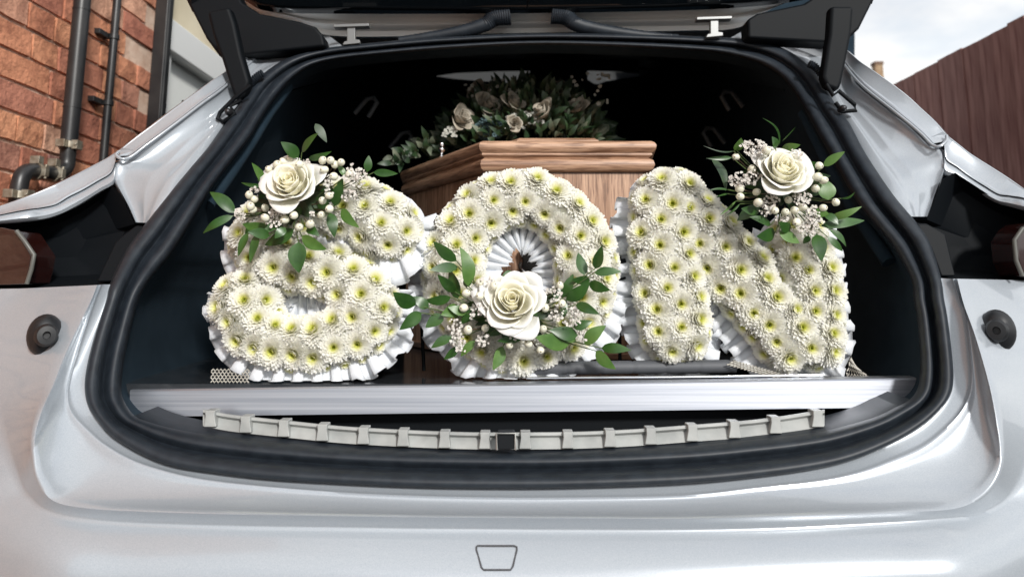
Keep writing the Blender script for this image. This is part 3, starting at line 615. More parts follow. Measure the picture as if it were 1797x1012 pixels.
def rose(parent, c, rad, face, name='rose', petals=26, seed=1):
    """layered rose; face = direction it looks"""
    rg = random.Random(seed)
    rt = empty(name, c); par(rt, parent)
    z = face.normalized(); x = z.cross(Vector((0, 0, 1))).normalized(); y = z.cross(x).normalized()
    Mx = Matrix((x, y, z)).transposed()
    rt_rot = Mx.to_euler(); rt.rotation_euler = rt_rot
    phi = rg.uniform(0, 6)
    for i in range(petals):
        f = i/(petals-1); phi += 2.4+rg.uniform(-.35, .35) if i > 5 else 1.9
        Rr = (.09+.90*f**1.08)*rg.uniform(.94, 1.06)                       # rim radius
        Hh = .60-.02*f-.50*max(0, f-.35)**1.25      # rim height
        half = (1.55-.85*f)*(1 if i > 3 else 1.2)
        curl = .02+.42*max(0, f-.25); asy = rg.uniform(-.09, .09)*f; u0 = rg.uniform(-.35, .35)
        nu, nv = 12, 8; rws = []
        wob = rg.uniform(0, 6); tip = rg.uniform(.03, .17)
        for a in range(nv+1):
            v = a/nv; row = []
            for b_ in range(nu+1):
                u = -1+2*b_/nu
                edge = 1-.22*abs(u)**2.6 ; vv = v*edge
                r_ = Rr*(.28+.72*math.sin(vv*math.pi/2)**.9)
                h_ = -.35+(Hh+.35)*vv**1.15
                if vv > .72:
                    q = (vv-.72)/.28; r_ += curl*q*q*.55; h_ -= curl*q*q*.42
                r_ += .035*math.sin(3*u+wob)*v*(.5+f)
                h_ += asy*u*v; pk = max(0, 1-abs(u-u0)*1.5)*v**3; r_ += .16*f*pk; h_ -= .06*f*pk; h_ += tip*.5*math.exp(-(u*2.6)**2)*v*v+.02*math.sin(5*u+wob)*v*v
                # spiral: one side tucked in
                r_ *= 1-.08*u*(1-f*.4)
                ph = phi+u*half
                row.append(Vector((r_*math.cos(ph), r_*math.sin(ph), h_))*rad)
            rws.append(row)
        q = MB(); q.grid(rws); o = q.build('petal', M['rose'], angle=180); o.parent = rt
        md = o.modifiers.new('solidify', 'SOLIDIFY'); md.thickness = rad*.008; md.offset = 0
    return rt

_bm = {}
def berry_mesh(v):
    if v in _bm: return _bm[v]
    q = MB(); n = 14; st = 9; rg = random.Random(v)
    rws = []
    for i in range(st+1):
        th = math.pi*i/st; r_ = math.sin(th)*(1+.06*math.sin(th*2)); zz = -math.cos(th)*1.07
        if i == st: zz -= .10
        rws.append([Vector((r_*math.cos(2*math.pi*k/n)*(1+.03*math.sin(3*k)), r_*math.sin(2*math.pi*k/n), zz)) for k in range(n)])
    q.grid(rws, closed=True)
    for k in range(5):
        a = 2*math.pi*k/5; q.add([(0, 0, 1.0), (.22*math.cos(a-.4), .22*math.sin(a-.4), 1.03), (.22*math.cos(a+.4), .22*math.sin(a+.4), 1.03)], [(0, 1, 2)])
    o = q.build('tmp_berry', M['berry']); me = o.data; me.materials.append(M['calyx'])
    for p in me.polygons:
        if len(p.vertices) == 3 and p.center.z > .9: p.material_index = 1
    bpy.data.objects.remove(o); _bm[v] = me; return me
def berry(parent, c, r_, rg):
    o = bpy.data.objects.new('berry', berry_mesh(rg.randint(0, 2))); COL.objects.link(o); o.location = c; par(o, parent)
    o.scale = (r_*rg.uniform(.9, 1.05), r_*rg.uniform(.9, 1.05), r_*rg.uniform(.95, 1.12))
    d = Vector((rg.uniform(-.8, .8), -1, rg.uniform(-.5, .9))); o.rotation_euler = d.to_track_quat('Z', 'Y').to_euler(); return o

def floret(mb, c, r_, rg):
    """tiny double blossom: five cupped petals round a bead"""
    ax = Vector((rg.uniform(-.7, .7), -1, rg.uniform(-.6, .8))).normalized(); x = ax.cross(Vector((0, 0, 1))).normalized(); y = ax.cross(x)
    ph = rg.uniform(0, 6)
    for k in range(5):
        a = ph+2*math.pi*k/5; e = x*math.cos(a)+y*math.sin(a); s = x*-math.sin(a)+y*math.cos(a)
        mb.add([c, c+e*r_*.65+s*r_*.5+ax*r_*.25, c+e*r_*1.1+ax*r_*.55, c+e*r_*.65-s*r_*.5+ax*r_*.25], [(0, 1, 2, 3)])
    q = r_*.42
    vs = [c+ax*(r_*.9)]+[c+ax*r_*.35+(x*math.cos(2*math.pi*k/5)+y*math.sin(2*math.pi*k/5))*q for k in range(5)]
    mb.add(vs, [(0, 1+k, 1+(k+1) % 5) for k in range(5)])

def spray(name_loc, label, rosepx, rose_r, face, leaves, berries, gyps, origin, scale, YF, center, seed):
    rg = random.Random(seed)
    k = 1/scale
    def pp(p): return (origin[0]+p[0]*k, origin[1]+p[1]*k)
    rx, ry = rosepx
    cpos = P(rx, ry, YF)
    root = empty('flower_spray', P(rx, ry+20, YF+.05)); tag(root, label, 'flower spray', 'rose sprays pinned to the flower letters')
    rose(root, cpos, rose_r, face, seed=seed)
    # green backing leaves below the rose
    for i in range(26):
        a = 2*math.pi*i/26+rg.uniform(-.2, .2); r1 = rg.uniform(24, 36); r2 = rg.uniform(52, 76)
        leaf(root, P(rx+math.cos(a)*r1, ry+12+math.sin(a)*r1*.8, YF+.035), P(rx+math.cos(a)*r2*1.15, ry+14+math.sin(a)*r2*.75, YF+.030), rg.uniform(.014, .022), M['leaf_dark'] if i % 3 else M['leaf'], bow=.05, twist=rg.uniform(-.5, .5))
    st = MB()
    for i, lf_ in enumerate(leaves):
        a, c, wz = lf_[:3]; opt = lf_[3] if len(lf_) > 3 else {}
        pa_, pc_ = pp(a), pp(c)
        ya = YF+rg.uniform(-.005, .018)+opt.get('y', 0); yc = ya+rg.uniform(-.022, .012)
        A_, C_ = P(*pa_, ya), P(*pc_, yc)
        leaf(root, A_, C_, wz*k*YF/F*1.08, M[opt.get('m', 'leaf_light' if rg.random() < .22 else 'leaf')], bow=rg.uniform(.02, .12), twist=rg.uniform(-.45, .45), fold=rg.uniform(.1, .3), sway=opt.get('sway', rg.uniform(-.05, .05)))
        if not opt.get('nostem'):
            cc_ = P(pa_[0]*.45+center[0]*.55, pa_[1]*.45+center[1]*.55, YF+.03)
            mid_ = A_.lerp(cc_, .5)+Vector((0, -.004, -.003)); st.tube([A_, mid_, cc_], [.0007, .0009, .0011], 5)
    stw = MB()
    for bpx in berries:
        p = pp(bpx); Yb = YF+rg.uniform(-.012, .012)-.006; c = P(*p, Yb); berry(root, c, rg.uniform(.0056, .0066), rg)
        tgt = P(p[0]*.6+center[0]*.4, p[1]*.6+center[1]*.4, YF+.03); stw.tube([c, c.lerp(tgt, .5)+Vector((0, 0, -.002)), tgt], .0009, 5)
    gy = MB()
    for (cx_, cy_, sx_, sy_, n) in gyps:
        base = P(*pp((cx_, cy_)), YF+.03)
        for _ in range(n):
            while True:
                a, c = rg.uniform(-1, 1), rg.uniform(-1, 1)
                if a*a+c*c < 1: break
            p = pp((cx_+a*sx_, cy_+c*sy_)); q = P(*p, YF+rg.uniform(-.014, .014)); floret(gy, q, rg.uniform(.0013, .0024), rg)
            if rg.random() < .5: stw.tube([q, q.lerp(base, .8)], .00035, 3, cap=False)
    tag(par(gy.build('gypsophila', M['gyp'], smooth=False), root), kind='stuff')
    tag(par(st.build('leaf_stems', M['stem']), root), kind='stuff'); tag(par(stw.build('berry_twigs', M['twig']), root), kind='stuff')
    return root

def S_(l): return l
# ------------------------------------------------------------------ floral letters
def seg_sdf(pts):
    def f(X, Y):
        best = np.full(X.shape, -1e9)
        for (x0, y0, r0), (x1, y1, r1) in pts:
            dx, dy = x1-x0, y1-y0; L2_ = dx*dx+dy*dy+1e-9
            t = np.clip(((X-x0)*dx+(Y-y0)*dy)/L2_, 0, 1)
            best = np.maximum(best, (r0+(r1-r0)*t)-np.hypot(X-x0-t*dx, Y-y0-t*dy))
        return best
    return f
def polyseg(l, n=8, closed=False):
    p = cr_closed(l, n) if closed else cr(l, n); q = [tuple(v) for v in p]
    if closed: q.append(q[0])
    return list(zip(q[:-1], q[1:]))
def contours(f, bb, step, level=0):
    xs = np.arange(bb[0], bb[2], step); ys = np.arange(bb[1], bb[3], step); X, Y = np.meshgrid(xs, ys); V = f(X, Y)-level; V = np.where(np.abs(V) < .06, .06, V)
    segs = {}
    def key(a): return (round(a[0], 2), round(a[1], 2))
    for j in range(len(ys)-1):
        for i in range(len(xs)-1):
            c = [(xs[i], ys[j], V[j, i]), (xs[i+1], ys[j], V[j, i+1]), (xs[i+1], ys[j+1], V[j+1, i+1]), (xs[i], ys[j+1], V[j+1, i])]
            s_ = [v[2] > 0 for v in c]
            if all(s_) or not any(s_): continue
            pts = []
            for a in range(4):
                p, q = c[a], c[(a+1) % 4]
                if (p[2] > 0) != (q[2] > 0):
                    lo, hi = (p, q) if (p[0], p[1]) < (q[0], q[1]) else (q, p); t = lo[2]/(lo[2]-hi[2]); pts.append((key((lo[0]+(hi[0]-lo[0])*t, lo[1]+(hi[1]-lo[1])*t)), p[2] > 0))
            for a in range(0, len(pts)-1, 2):
                (p, pi), (q, qi) = pts[a], pts[a+1]
                # orient: inside on the left when going in->out crossing first
                if pi: segs[p] = q
                else: segs[q] = p
    out_ = []; 
    while segs:
        k0 = next(iter(segs)); ch_ = [k0]; k = segs.pop(k0)
        while k in segs: ch_.append(k); k = segs.pop(k)
        out_.append(ch_)
    return [c for c in out_ if len(c) > 12]

def mum_mesh(seed):
    rg = random.Random(seed); q = MB(); Rm = .026
    rings = [(36, 1.0, 4, .0), (38, .96, 15, .03), (36, .90, 25, .07), (34, .82, 35, .12), (30, .72, 45, .16), (24, .60, 55, .20), (18, .47, 64, .22), (12, .33, 72, .22), (9, .2, 80, .18)]
    for n, L, el, z0 in rings:
        for k in range(n):
            a = 2*math.pi*(k+rg.uniform(-.3, .3))/n; l = L*rg.uniform(.86, 1.08); e0 = R(el+rg.uniform(-7, 7)); w_ = (.066 if L > .5 else .045)*rg.uniform(.85, 1.15)
            e = Vector((math.cos(a), math.sin(a), 0)); s = Vector((-math.sin(a), math.cos(a), 0)); rws = []
            r0 = .05+.05*L
            for i in range(4):
                t = i/3; el_ = e0+R(26)*(t-.35)           # tips curl inward/up
                rr = r0+(l-r0)*t*math.cos(e0)*(1.0-.12*t*t); zz = z0*1.0+l*t*math.sin(e0)*.62+.07*t*t
                ww = w_*(.5+.75*math.sin(math.pi*min(1, .15+t*.72))) if i < 3 else w_*.55
                c = e*rr+Vector((0, 0, zz)); row = [c-s*ww+Vector((0, 0, ww*.55)), c, c+s*ww+Vector((0, 0, ww*.55))]
                rws.append([v*Rm for v in row])
            q.grid(rws)
    # green button
    q.grid([[Vector((r_*math.cos(2*math.pi*k/8), r_*math.sin(2*math.pi*k/8), z_))*Rm for k in range(8)] for r_, z_ in ((.10, .14), (.08, .22), (.03, .24), (.001, .22))], closed=True)
    o = q.build('tmp_mum', M['mum'], angle=180); me = o.data; bpy.data.objects.remove(o); return me
MUMS = [mum_mesh(s) for s in range(5)]

def letter(fdef, bb, Yb, lean, label, spacing=1320, seed=0, ribw=30, extra_in=None):
    rg = random.Random(seed); la = R(lean)
    # plane standing on the deck at distance Yb, leaning back
    p0 = Vector((0, Yb, DZ)); n0 = Vector((0, -math.cos(la), math.sin(la)))
    o0 = Vector((0, 0, EYE))
    def L(px, py, h=0):
        d = P(px, py, 1.0)-o0; t = (p0-o0).dot(n0)/d.dot(n0); return o0+d*t+n0*h
    ctr = L((bb[0]+bb[2])/2, bb[3]-20); root = empty('floral_letter', (ctr.x, Yb, DZ)); tag(root, label, 'floral tribute', 'floral letters standing on the deck')
    Hm = .036
    def hgt(d):
        q = np.clip(d/42., 0, 1); return Hm*np.sqrt(1-(1-q)**2)
    # foam
    st = 6; xs = np.arange(bb[0]-20, bb[2]+20, st); ys = np.arange(bb[1]-20, bb[3]+20, st); X, Y = np.meshgrid(xs, ys); D = fdef(X, Y)-4
    mb = MB(); idx = {}; bidx = {}
    def vid(j, i):
        if (j, i) not in idx:
            h = float(hgt(D[j, i]))-.006; mb.v.append(tuple(L(xs[i], ys[j], h))); idx[(j, i)] = len(mb.v)-1
            mb.v.append(tuple(L(xs[i], ys[j], -.018))); bidx[(j, i)] = len(mb.v)-1
        return idx[(j, i)]
    cells = set()
    for j in range(len(ys)-1):
        for i in range(len(xs)-1):
            if min(D[j, i], D[j, i+1], D[j+1, i], D[j+1, i+1]) > -1: cells.add((j, i))
    for (j, i) in cells:
        q = [(j, i), (j, i+1), (j+1, i+1), (j+1, i)]; [vid(*a) for a in q]
        mb.f.append(tuple(idx[a] for a in q)); mb.f.append(tuple(bidx[a] for a in q[::-1]))
        for (dj, di), (a, b_) in (((-1, 0), (0, 1)), ((0, 1), (1, 2)), ((1, 0), (2, 3)), ((0, -1), (3, 0))):
            if (j+dj, i+di) not in cells: mb.f.append((idx[q[a]], bidx[q[a]], bidx[q[b_]], idx[q[b_]]))
    par(mb.build('foam_base', M['foam']), root)
    # blooms: k-means over the area
    rs = np.random.RandomState(seed+3)
    pts = []
    while len(pts) < 6000:
        x = rs.uniform(bb[0], bb[2], 4000); y = rs.uniform(bb[1], bb[3], 4000); d = fdef(x, y); kx = d > 3; pts += list(zip(x[kx], y[kx]))
    pts = np.array(pts[:6000])
    gx, gy_ = np.meshgrid(np.arange(bb[0], bb[2], 4), np.arange(bb[1], bb[3], 4)); area = (fdef(gx, gy_) > 3).sum()*16
    K = int(area/spacing); cen = [pts[0]]; dm = ((pts-cen[0])**2).sum(1)
    while len(cen) < K:
        cen.append(pts[int(dm.argmax())]); dm = np.minimum(dm, ((pts-cen[-1])**2).sum(1))
    cen = np.array(cen)
    for it in range(20):
        dd = ((pts[:, None, :]-cen[None])**2).sum(2); lab = dd.argmin(1)
        for c in range(K):
            if (lab == c).any(): cen[c] = pts[lab == c].mean(0)
    cen += rs.uniform(-3, 3, cen.shape)
    # rim blooms tucked low on the outline to round the edge
    rim = []
    for ct in contours(fdef, (bb[0]-30, bb[1]-30, bb[2]+30, bb[3]+30), 4, 7):
        c = np.array(ct); dl = np.hypot(*(np.roll(c, -1, 0)-c).T); s = np.cumsum(dl); nb = max(3, int(s[-1]/30))
        for k in range(nb):
            i = int(np.searchsorted(s, (k+.5)*s[-1]/nb)) % len(c); rim.append(c[i])
    def place(x, y, sc_, hofs, tilt=1.0):
        e = 3.; d0 = float(fdef(np.array([x]), np.array([y]))[0])
        gx_ = float(fdef(np.array([x+e]), np.array([y]))[0]-fdef(np.array([x-e]), np.array([y]))[0])/(2*e)
        gy2 = float(fdef(np.array([x]), np.array([y+e]))[0]-fdef(np.array([x]), np.array([y-e]))[0])/(2*e)
        q = min(max((d0+2)/46., .02), 1); slope = (1-q)/math.sqrt(1-(1-q)**2+.02)
        up = Vector((0, math.sin(la), math.cos(la)))
        nrm = (n0+(Vector((1, 0, 0))*(-gx_)+up*(gy2))*min(1.6, slope*.85)*tilt+Vector((rg.uniform(-.22, .22), 0, rg.uniform(-.22, .22)))).normalized()
        c = L(x, y, float(hgt(np.array([d0]))[0])+hofs)
        o = bpy.data.objects.new('chrysanthemum', MUMS[rg.randint(0, 4)]); COL.objects.link(o); o.location = c; par(o, root)
        Q = nrm.to_track_quat('Z', 'Y') @ Matrix.Rotation(rg.uniform(0, 6.3), 4, 'Z').to_quaternion(); o.rotation_euler = Q.to_euler(); o.scale = (sc_,)*3
    for x, y in cen: place(x, y, rg.uniform(1.02, 1.24), -.005)
    for x, y in rim: place(x, y, rg.uniform(.86, 1.0), -.013, 1.5)
    # pleated satin ribbon round every edge
    rb = MB()
    for ct in contours(fdef, (bb[0]-30, bb[1]-30, bb[2]+30, bb[3]+30), 3, 0):
        c = np.array(ct)
        for _ in range(4): c = (np.roll(c, 1, 0)+2*c+np.roll(c, -1, 0))/4
        dl = np.hypot(*(np.roll(c, -1, 0)-c).T); s = np.concatenate([[0], np.cumsum(dl)]); T = s[-1]; npl = int(T/(19 if T < 520 else 31)); M_ = npl*12
        cc2 = np.vstack([c, c[:1]]); ring = []
        ss = np.linspace(0, T, M_, endpoint=False)
        X_ = np.interp(ss, s, cc2[:, 0]); Y_ = np.interp(ss, s, cc2[:, 1])
        X2 = np.interp((ss+4) % T, s, cc2[:, 0]); Y2_ = np.interp((ss+4) % T, s, cc2[:, 1]); tx, ty = X2-X_, Y2_-Y_; nn = np.hypot(tx, ty)+1e-6; tx /= nn; ty /= nn
        nx, ny = ty, -tx
        dpr = fdef(X_+nx*4, Y_+ny*4)
        sgn = np.where(dpr < 0, 1, -1); nx = nx*sgn; ny = ny*sgn
        inside = T < 520
        rws = []
        for v in (0, .25, .5, .75, 1.0):
            row = []
            for i in range(M_):
                pidx = i//12; ph = 2*math.pi*(i % 12)/12; jr = random.Random(seed*1000+pidx); am = jr.uniform(.9, 1.5); wv = (46 if inside else (36+7*ny[i] if ny[i] > -.35 else 13))*jr.uniform(.8, 1.15)
                r_ = -10+(wv+10)*v*(1-.04*math.cos(ph))
                fan = (.35+.65*v) if not inside else (.9-.5*v)
                zz = ((-.006 if inside else -.016+(.010 if bb[0] > 1000 else .030)*max(0, ny[i]))+.0075*am*math.cos(ph)*fan) - (.004 if not inside else .004+.01*v)
                tg_ = 5.2*am*math.sin(2*ph)*fan if not inside else 1.5*math.sin(ph)
                p = L(X_[i]+nx[i]*r_+tx[i]*tg_, Y_[i]+ny[i]*r_+ty[i]*tg_, zz)
                if p.z < DZ+.0015:
                    ov = DZ+.0015-p.z; p.z = DZ+.0015+.05*ov; p.y -= ov*.6
                row.append(p)
            rws.append(row)
        rb.grid(rws, closed=True)
    o = par(rb.build('satin_ribbon', M['satin'], angle=120), root); md = o.modifiers.new('solidify', 'SOLIDIFY'); md.thickness = .0004
    return root, L

S_seg = polyseg([(677,399,54),(630,370,46),(560,372,45),(490,395,46),(462,428,48),(500,461,41),(570,475,38),(625,505,44),(645,540,49),(620,582,47),(560,602,40),(497,600,40),(450,572,45),(437,533,50)])
fS = seg_sdf(S_seg)
th = [2*math.pi*i/24 for i in range(24)]
fO = seg_sdf(polyseg([(913+113*math.cos(a)*(1+.03*math.cos(2*a)), 478+130*math.sin(a), 46-5*abs(math.sin(a))) for a in th], 3, True))
fN = seg_sdf(polyseg([(1170,362,56),(1168,430,56),(1176,510,54),(1184,580,52)], 4)+polyseg([(1180,354,50),(1228,408,51),(1285,474,53),(1345,542,52),(1378,590,50)], 4)+polyseg([(1398,425,45),(1408,480,51),(1415,540,53),(1420,592,50)], 4))
letter(fS, (370,310,745,665), 1.108, 7, 'white chrysanthemum letter S with satin ribbon edge, at the left end of the deck', seed=1)
letter(fO, (735,295,1095,665), 1.138, 7, 'white chrysanthemum letter O with a ribbon lined hole, in front of the coffin end', seed=2)
letter(fN, (1090,285,1495,660), 1.140, 7, 'white chrysanthemum letter N with satin ribbon edge, at the right end of the deck', seed=3)

# sprays
face = Vector((-.05, -1, .38))
spray('s', 'cream rose spray with pale berries and pointed leaves on top of the letter S', (513, 325), .0405, Vector((-.08, -1, .42)),
  [((775,280),(645,165),80),((800,240),(920,100),62),((850,290),(1020,235),45),((520,470),(430,320),50),((520,490),(350,465),26),((305,690),(120,535),80),((290,710),(70,840),55),
   ((1285,385),(1295,265),55),((1330,390),(1510,400),52),((1040,640),(1105,440),75),((1010,690),(1040,870),72),((1095,660),(1225,800),66),((800,860),(985,960),80),((775,905),(780,1135),118,{'y':-.006}),((740,810),(525,930),90),
   ((400,840),(330,1010),60),((470,840),(415,1060),60),((540,800),(360,770),80),((560,860),(400,830),70),((900,30),(985,170),60,{'m':'leaf_dark','y':.07,'nostem':1}),((640,760),(500,850),60),((840,800),(930,860),60),((680,800),(600,880),60),((460,780),(380,850),50),((1120,420),(1060,330),40)],
  [(715,285),(663,310),(617,333),(557,370),(955,300),(1012,300),(1090,315),(1043,332),(966,370),(1035,420),(410,555),(447,587),(420,640),(435,668),(528,652),(527,725),(673,740),(740,708),(1003,562),(952,598),(1003,660),(944,705),(861,772),(780,795),(1150,400),(780,330)],
  [(1200,430,95,75,90),(1000,500,45,60,25),(1150,560,60,45,30),(450,520,40,25,14),(345,700,45,50,36),(620,690,60,50,46),(590,760,60,35,24),(880,700,25,20,8),(840,310,35,30,12),(1160,350,25,35,8)],
  (340, 210), 4.217, 1.055, (520, 370), 11)
spray('o', 'cream rose spray with berries and long leaves across the foot of the letter O', (899, 533), .0455, Vector((-.04, -1, .40)),
  [((490,72),(325,-68),75),((572,250),(515,-28),84,{'sway':.1}),((500,112),(300,137),66),((500,340),(440,132),78),((480,292),(355,167),70),((200,385),(40,295),100),((290,405),(180,325),70),((450,330),(260,352),62),((240,440),(85,560),82),
   ((400,460),(270,545),82),((520,415),(380,455),82),((460,610),(310,690),62),((500,680),(400,770),50),((820,680),(748,845),78),((890,150),(808,195),50,{'y':.03}),
   ((1400,172),(1355,12),76),((1475,127),(1525,-38),66),((1470,157),(1662,148),60),((1250,330),(1320,165),70),((1440,210),(1310,205),60),((1270,350),(1440,220),82),((1430,230),(1580,280),72),((1340,380),(1505,450),62),((1240,480),(1270,350),40),
   ((1320,545),(1455,500),60),((1400,660),(1552,530),84),((1520,690),(1732,705),64),((1480,710),(1622,840),72),((1300,650),(1050,610),105),((1350,600),(1150,560),84),((1230,560),(1340,650),80),((1010,570),(950,640),60),((960,610),(780,640),60),
   ((640,400),(520,520),70),((560,440),(430,400),60),((620,640),(520,750),50),((560,260),(590,160),60),((1180,340),(1230,250),46)],
  [(755,250),(655,225),(655,320),(560,300),(540,405),(572,560),(695,548),(1000,660),(1087,705),(868,670),(1105,555),(1120,405),(1240,375),(1225,245)],
  [(700,220,60,40,34),(625,430,70,60,40),(480,540,55,60,34),(505,630,60,45,30),(680,630,50,50,34),(925,620,60,40,26),(1180,310,60,55,34),(1200,440,55,60,34),(1310,470,75,70,50),(1380,610,40,40,16),(720,470,30,50,10),(520,700,40,30,12)],
  (680, 440), 4.048, 1.06, (900, 560), 22)
spray('n', 'cream rose spray with clustered berries and blossom on top of the letter N', (1373, 304), .0400, Vector((.08, -1, .45)),
  [((310,275),(340,178),72),((595,255),(568,168),62),((640,272),(778,228),60),((625,230),(495,30),14,{'sway':.18,'nostem':1}),((640,205),(745,95),8,{'nostem':1}),((950,385),(1108,278),56),((985,635),(945,475),112),((1000,770),(1232,685),50),((930,830),(1252,788),72),
   ((990,850),(1117,982),50),((980,910),(1092,1015),50),((900,890),(935,1090),92),((620,870),(772,955),92),((590,880),(455,905),92),((480,690),(310,790),82),((560,820),(400,762),62),((270,322),(80,328),30),
   ((240,560),(100,565),16),((240,590),(150,615),12),((300,645),(180,750),16),((330,665),(230,752),14),((125,330),(225,570),72,{'m':'leaf_dark','y':.03,'nostem':1}),((1080,625),(1182,577),15,{'sway':.15}),((285,275),(60,235),10,{'m':'leaf_dark','sway':-.12}),
   ((820,560),(920,500),60),((700,860),(620,800),70),((460,720),(340,700),60),((840,900),(800,960),50),((880,720),(990,740),60),((960,740),(1060,820),60)],
  [(300,318),(528,272),(420,408),(330,552),(332,610),(455,577),(918,383),(907,465),(890,550),(1040,652),(948,695),(465,655),(690,635),(590,715),(667,725),(737,713),(795,690),(750,802),(950,490)],
  [(430,250,100,60,95),(740,310,65,50,50),(320,490,75,60,60),(430,470,65,60,50),(545,650,85,50,60),(790,620,70,60,60),(870,780,60,110,110),(520,715,45,40,20),(790,850,50,40,26),(640,780,50,40,14)],
  (1220, 200), 4.216, 1.065, (1375, 345), 33)

# ------------------------------------------------------------------ spray on the coffin
cs = empty('coffin_spray', P(925, 262, 1.95)); tag(cs, 'dark leafy flower spray with dusky roses lying on the coffin lid', 'flower spray')
rg = random.Random(99)
zl = DZ+ZR
dl_ = MB(); dl2 = MB()
C0 = Vector((P(920, 200, 1.95).x, 1.95, zl))
for i in range(2400):
    u = rg.uniform(0, 2*math.pi); v = rg.random()**.5
    a = Vector((math.cos(u)*v, math.sin(u)*v, 0)); hh_ = math.sqrt(max(0, 1-v*v))
    c = C0+Vector((a.x*.24, a.y*.34, +.01+hh_*.225*rg.uniform(.4, 1.0)))
    d = Vector((a.x+rg.uniform(-.6, .6), a.y*1+rg.uniform(-.6, .6), hh_*.8+rg.uniform(-.3, .6))).normalized()*rg.uniform(.018, .045)
    leaf_mesh(dl_ if rg.random() < .75 else dl2, c, c+d, rg.uniform(.006, .017), nrm=Vector((rg.uniform(-.5, .5), -1, rg.uniform(-.2, .8))).normalized())
for i in range(45):   # left fringe trailing down over the lid
    t = rg.random(); c = P(760-70*t+rg.uniform(-15, 15), 250+38*t+rg.uniform(-10, 8), 1.72+rg.uniform(-.03, .1)); d = Vector((rg.uniform(-1, .3), -.4, rg.uniform(-.5, .8))).normalized()*rg.uniform(.02, .045)
    leaf_mesh(dl2 if i % 3 == 0 else dl_, c, c+d, .013)
tag(par(dl_.build('foliage', M['leaf_dark']), cs), kind='stuff'); tag(par(dl2.build('pale_foliage', M['dusty']), cs), kind='stuff')
old = M['rose']; M['rose'] = mat('dusky pink rose', (.44, .40, .33), .6, noise=(60, (.30, .26, .20)))
for (x, y, Yr, rr2) in ((808, 208, 1.76, .034), (856, 186, 1.80, .034), (902, 182, 1.78, .030), (952, 196, 1.74, .032), (1012, 188, 1.80, .028), (903, 216, 1.70, .018), (838, 160, 1.93, .028), (975, 162, 1.93, .028)):
    rose(cs, P(x, y, Yr-.11), rr2, Vector((rg.uniform(-1, 1), -1, rg.uniform(-.1, 1.2))), petals=12, seed=int(x))
M['rose'] = old
hy = MB(); hc = P(858, 226, 1.68)
for i in range(220):
    d = Vector((rg.gauss(0, 1), rg.gauss(0, 1), rg.gauss(0, 1))).normalized(); floret(hy, hc+Vector((d.x*.033, d.y*.03, d.z*.022)), .006, rg)
tag(par(hy.build('teal_hydrangea', mat('teal hydrangea', (.07, .12, .13), .7)), cs), kind='stuff')
wf_ = MB()
for (x, y, sx_, sy_, n) in ((905, 214, 16, 12, 50), (935, 208, 18, 10, 30), (790, 232, 12, 8, 16), (1030, 160, 40, 30, 26), (870, 160, 60, 22, 26)):
    for _ in range(n): floret(wf_, P(x+rg.uniform(-sx_, sx_), y+rg.uniform(-sy_, sy_), 1.63 if y > 200 else 1.74), rg.uniform(.003, .006), rg)
tag(par(wf_.build('pale_blossom', mat('pale blossom', (.5, .5, .45), .7)), cs), kind='stuff')

# ------------------------------------------------------------------ non slip mat scraps
def mat_scrap(pts0, pts1, label, rows_=4, cols=14, wav=0):
    root = MB(); hw = .0011
    def Q(u, v):
        a = pts0[0].lerp(pts0[1], u); c = pts1[0].lerp(pts1[1], u); p = a.lerp(c, v); p.z += wav*math.sin(u*5)*(.3+v); return p
    for r_ in range(rows_+1):
        root.tube([Q(i/(cols*2), (r_+(.35 if (i+r_) % 2 else -.35))/rows_) for i in range(cols*2+1)], hw, 5)
    o = root.build('mesh_mat', M['matmesh']); tag(o, label, 'mesh mat', 'scraps of non slip mesh under the letters'); return o
def dk(px, Y, h=.002): p = P(px, 600, Y); return Vector((p.x, Y, DZ+h))
mat_scrap((dk(374, 1.085), dk(440, 1.085)), (dk(374, 1.10, .016), dk(440, 1.10, .016)), 'pale non slip mesh rolled under the left foot of the letter S', 4, 10)
mat_scrap((dk(1275, 1.12, .022), dk(1372, 1.095, .003)), (dk(1285, 1.13, .026), dk(1376, 1.11, .007)), 'pale mesh strip curling between the two feet of the letter N', 3, 16)
mat_scrap((dk(1478, 1.10), dk(1528, 1.095)), (dk(1490, 1.12, .03), dk(1500, 1.115, .018)), 'pale mesh corner sticking out right of the letter N', 4, 8)

# wire stands linking the letters
for (pts, lb) in (([(742,395),(744,430),(743,470),(738,520),(744,650)], 'black wire letter stand between the letters S and O'), ([(1086,425),(1088,470),(1087,520),(1088,640)], 'black wire letter stand between the letters O and N')):
    q = MB(); q.tube([P(x, y, 1.185 if y < 600 else 1.19) for x, y in pts], .0028, 8); q.tube([P(pts[0][0]-6, pts[0][1]+38, 1.18), P(pts[0][0]+12, pts[0][1]+36, 1.18)], .007, 8)
    q.tube([P(pts[0][0]-28, pts[0][1]+74, 1.18), P(pts[0][0]+12, pts[0][1]+62, 1.18)], .002, 6)
    tag(q.build('letter_stand', M['plastic']), lb, 'wire stand')

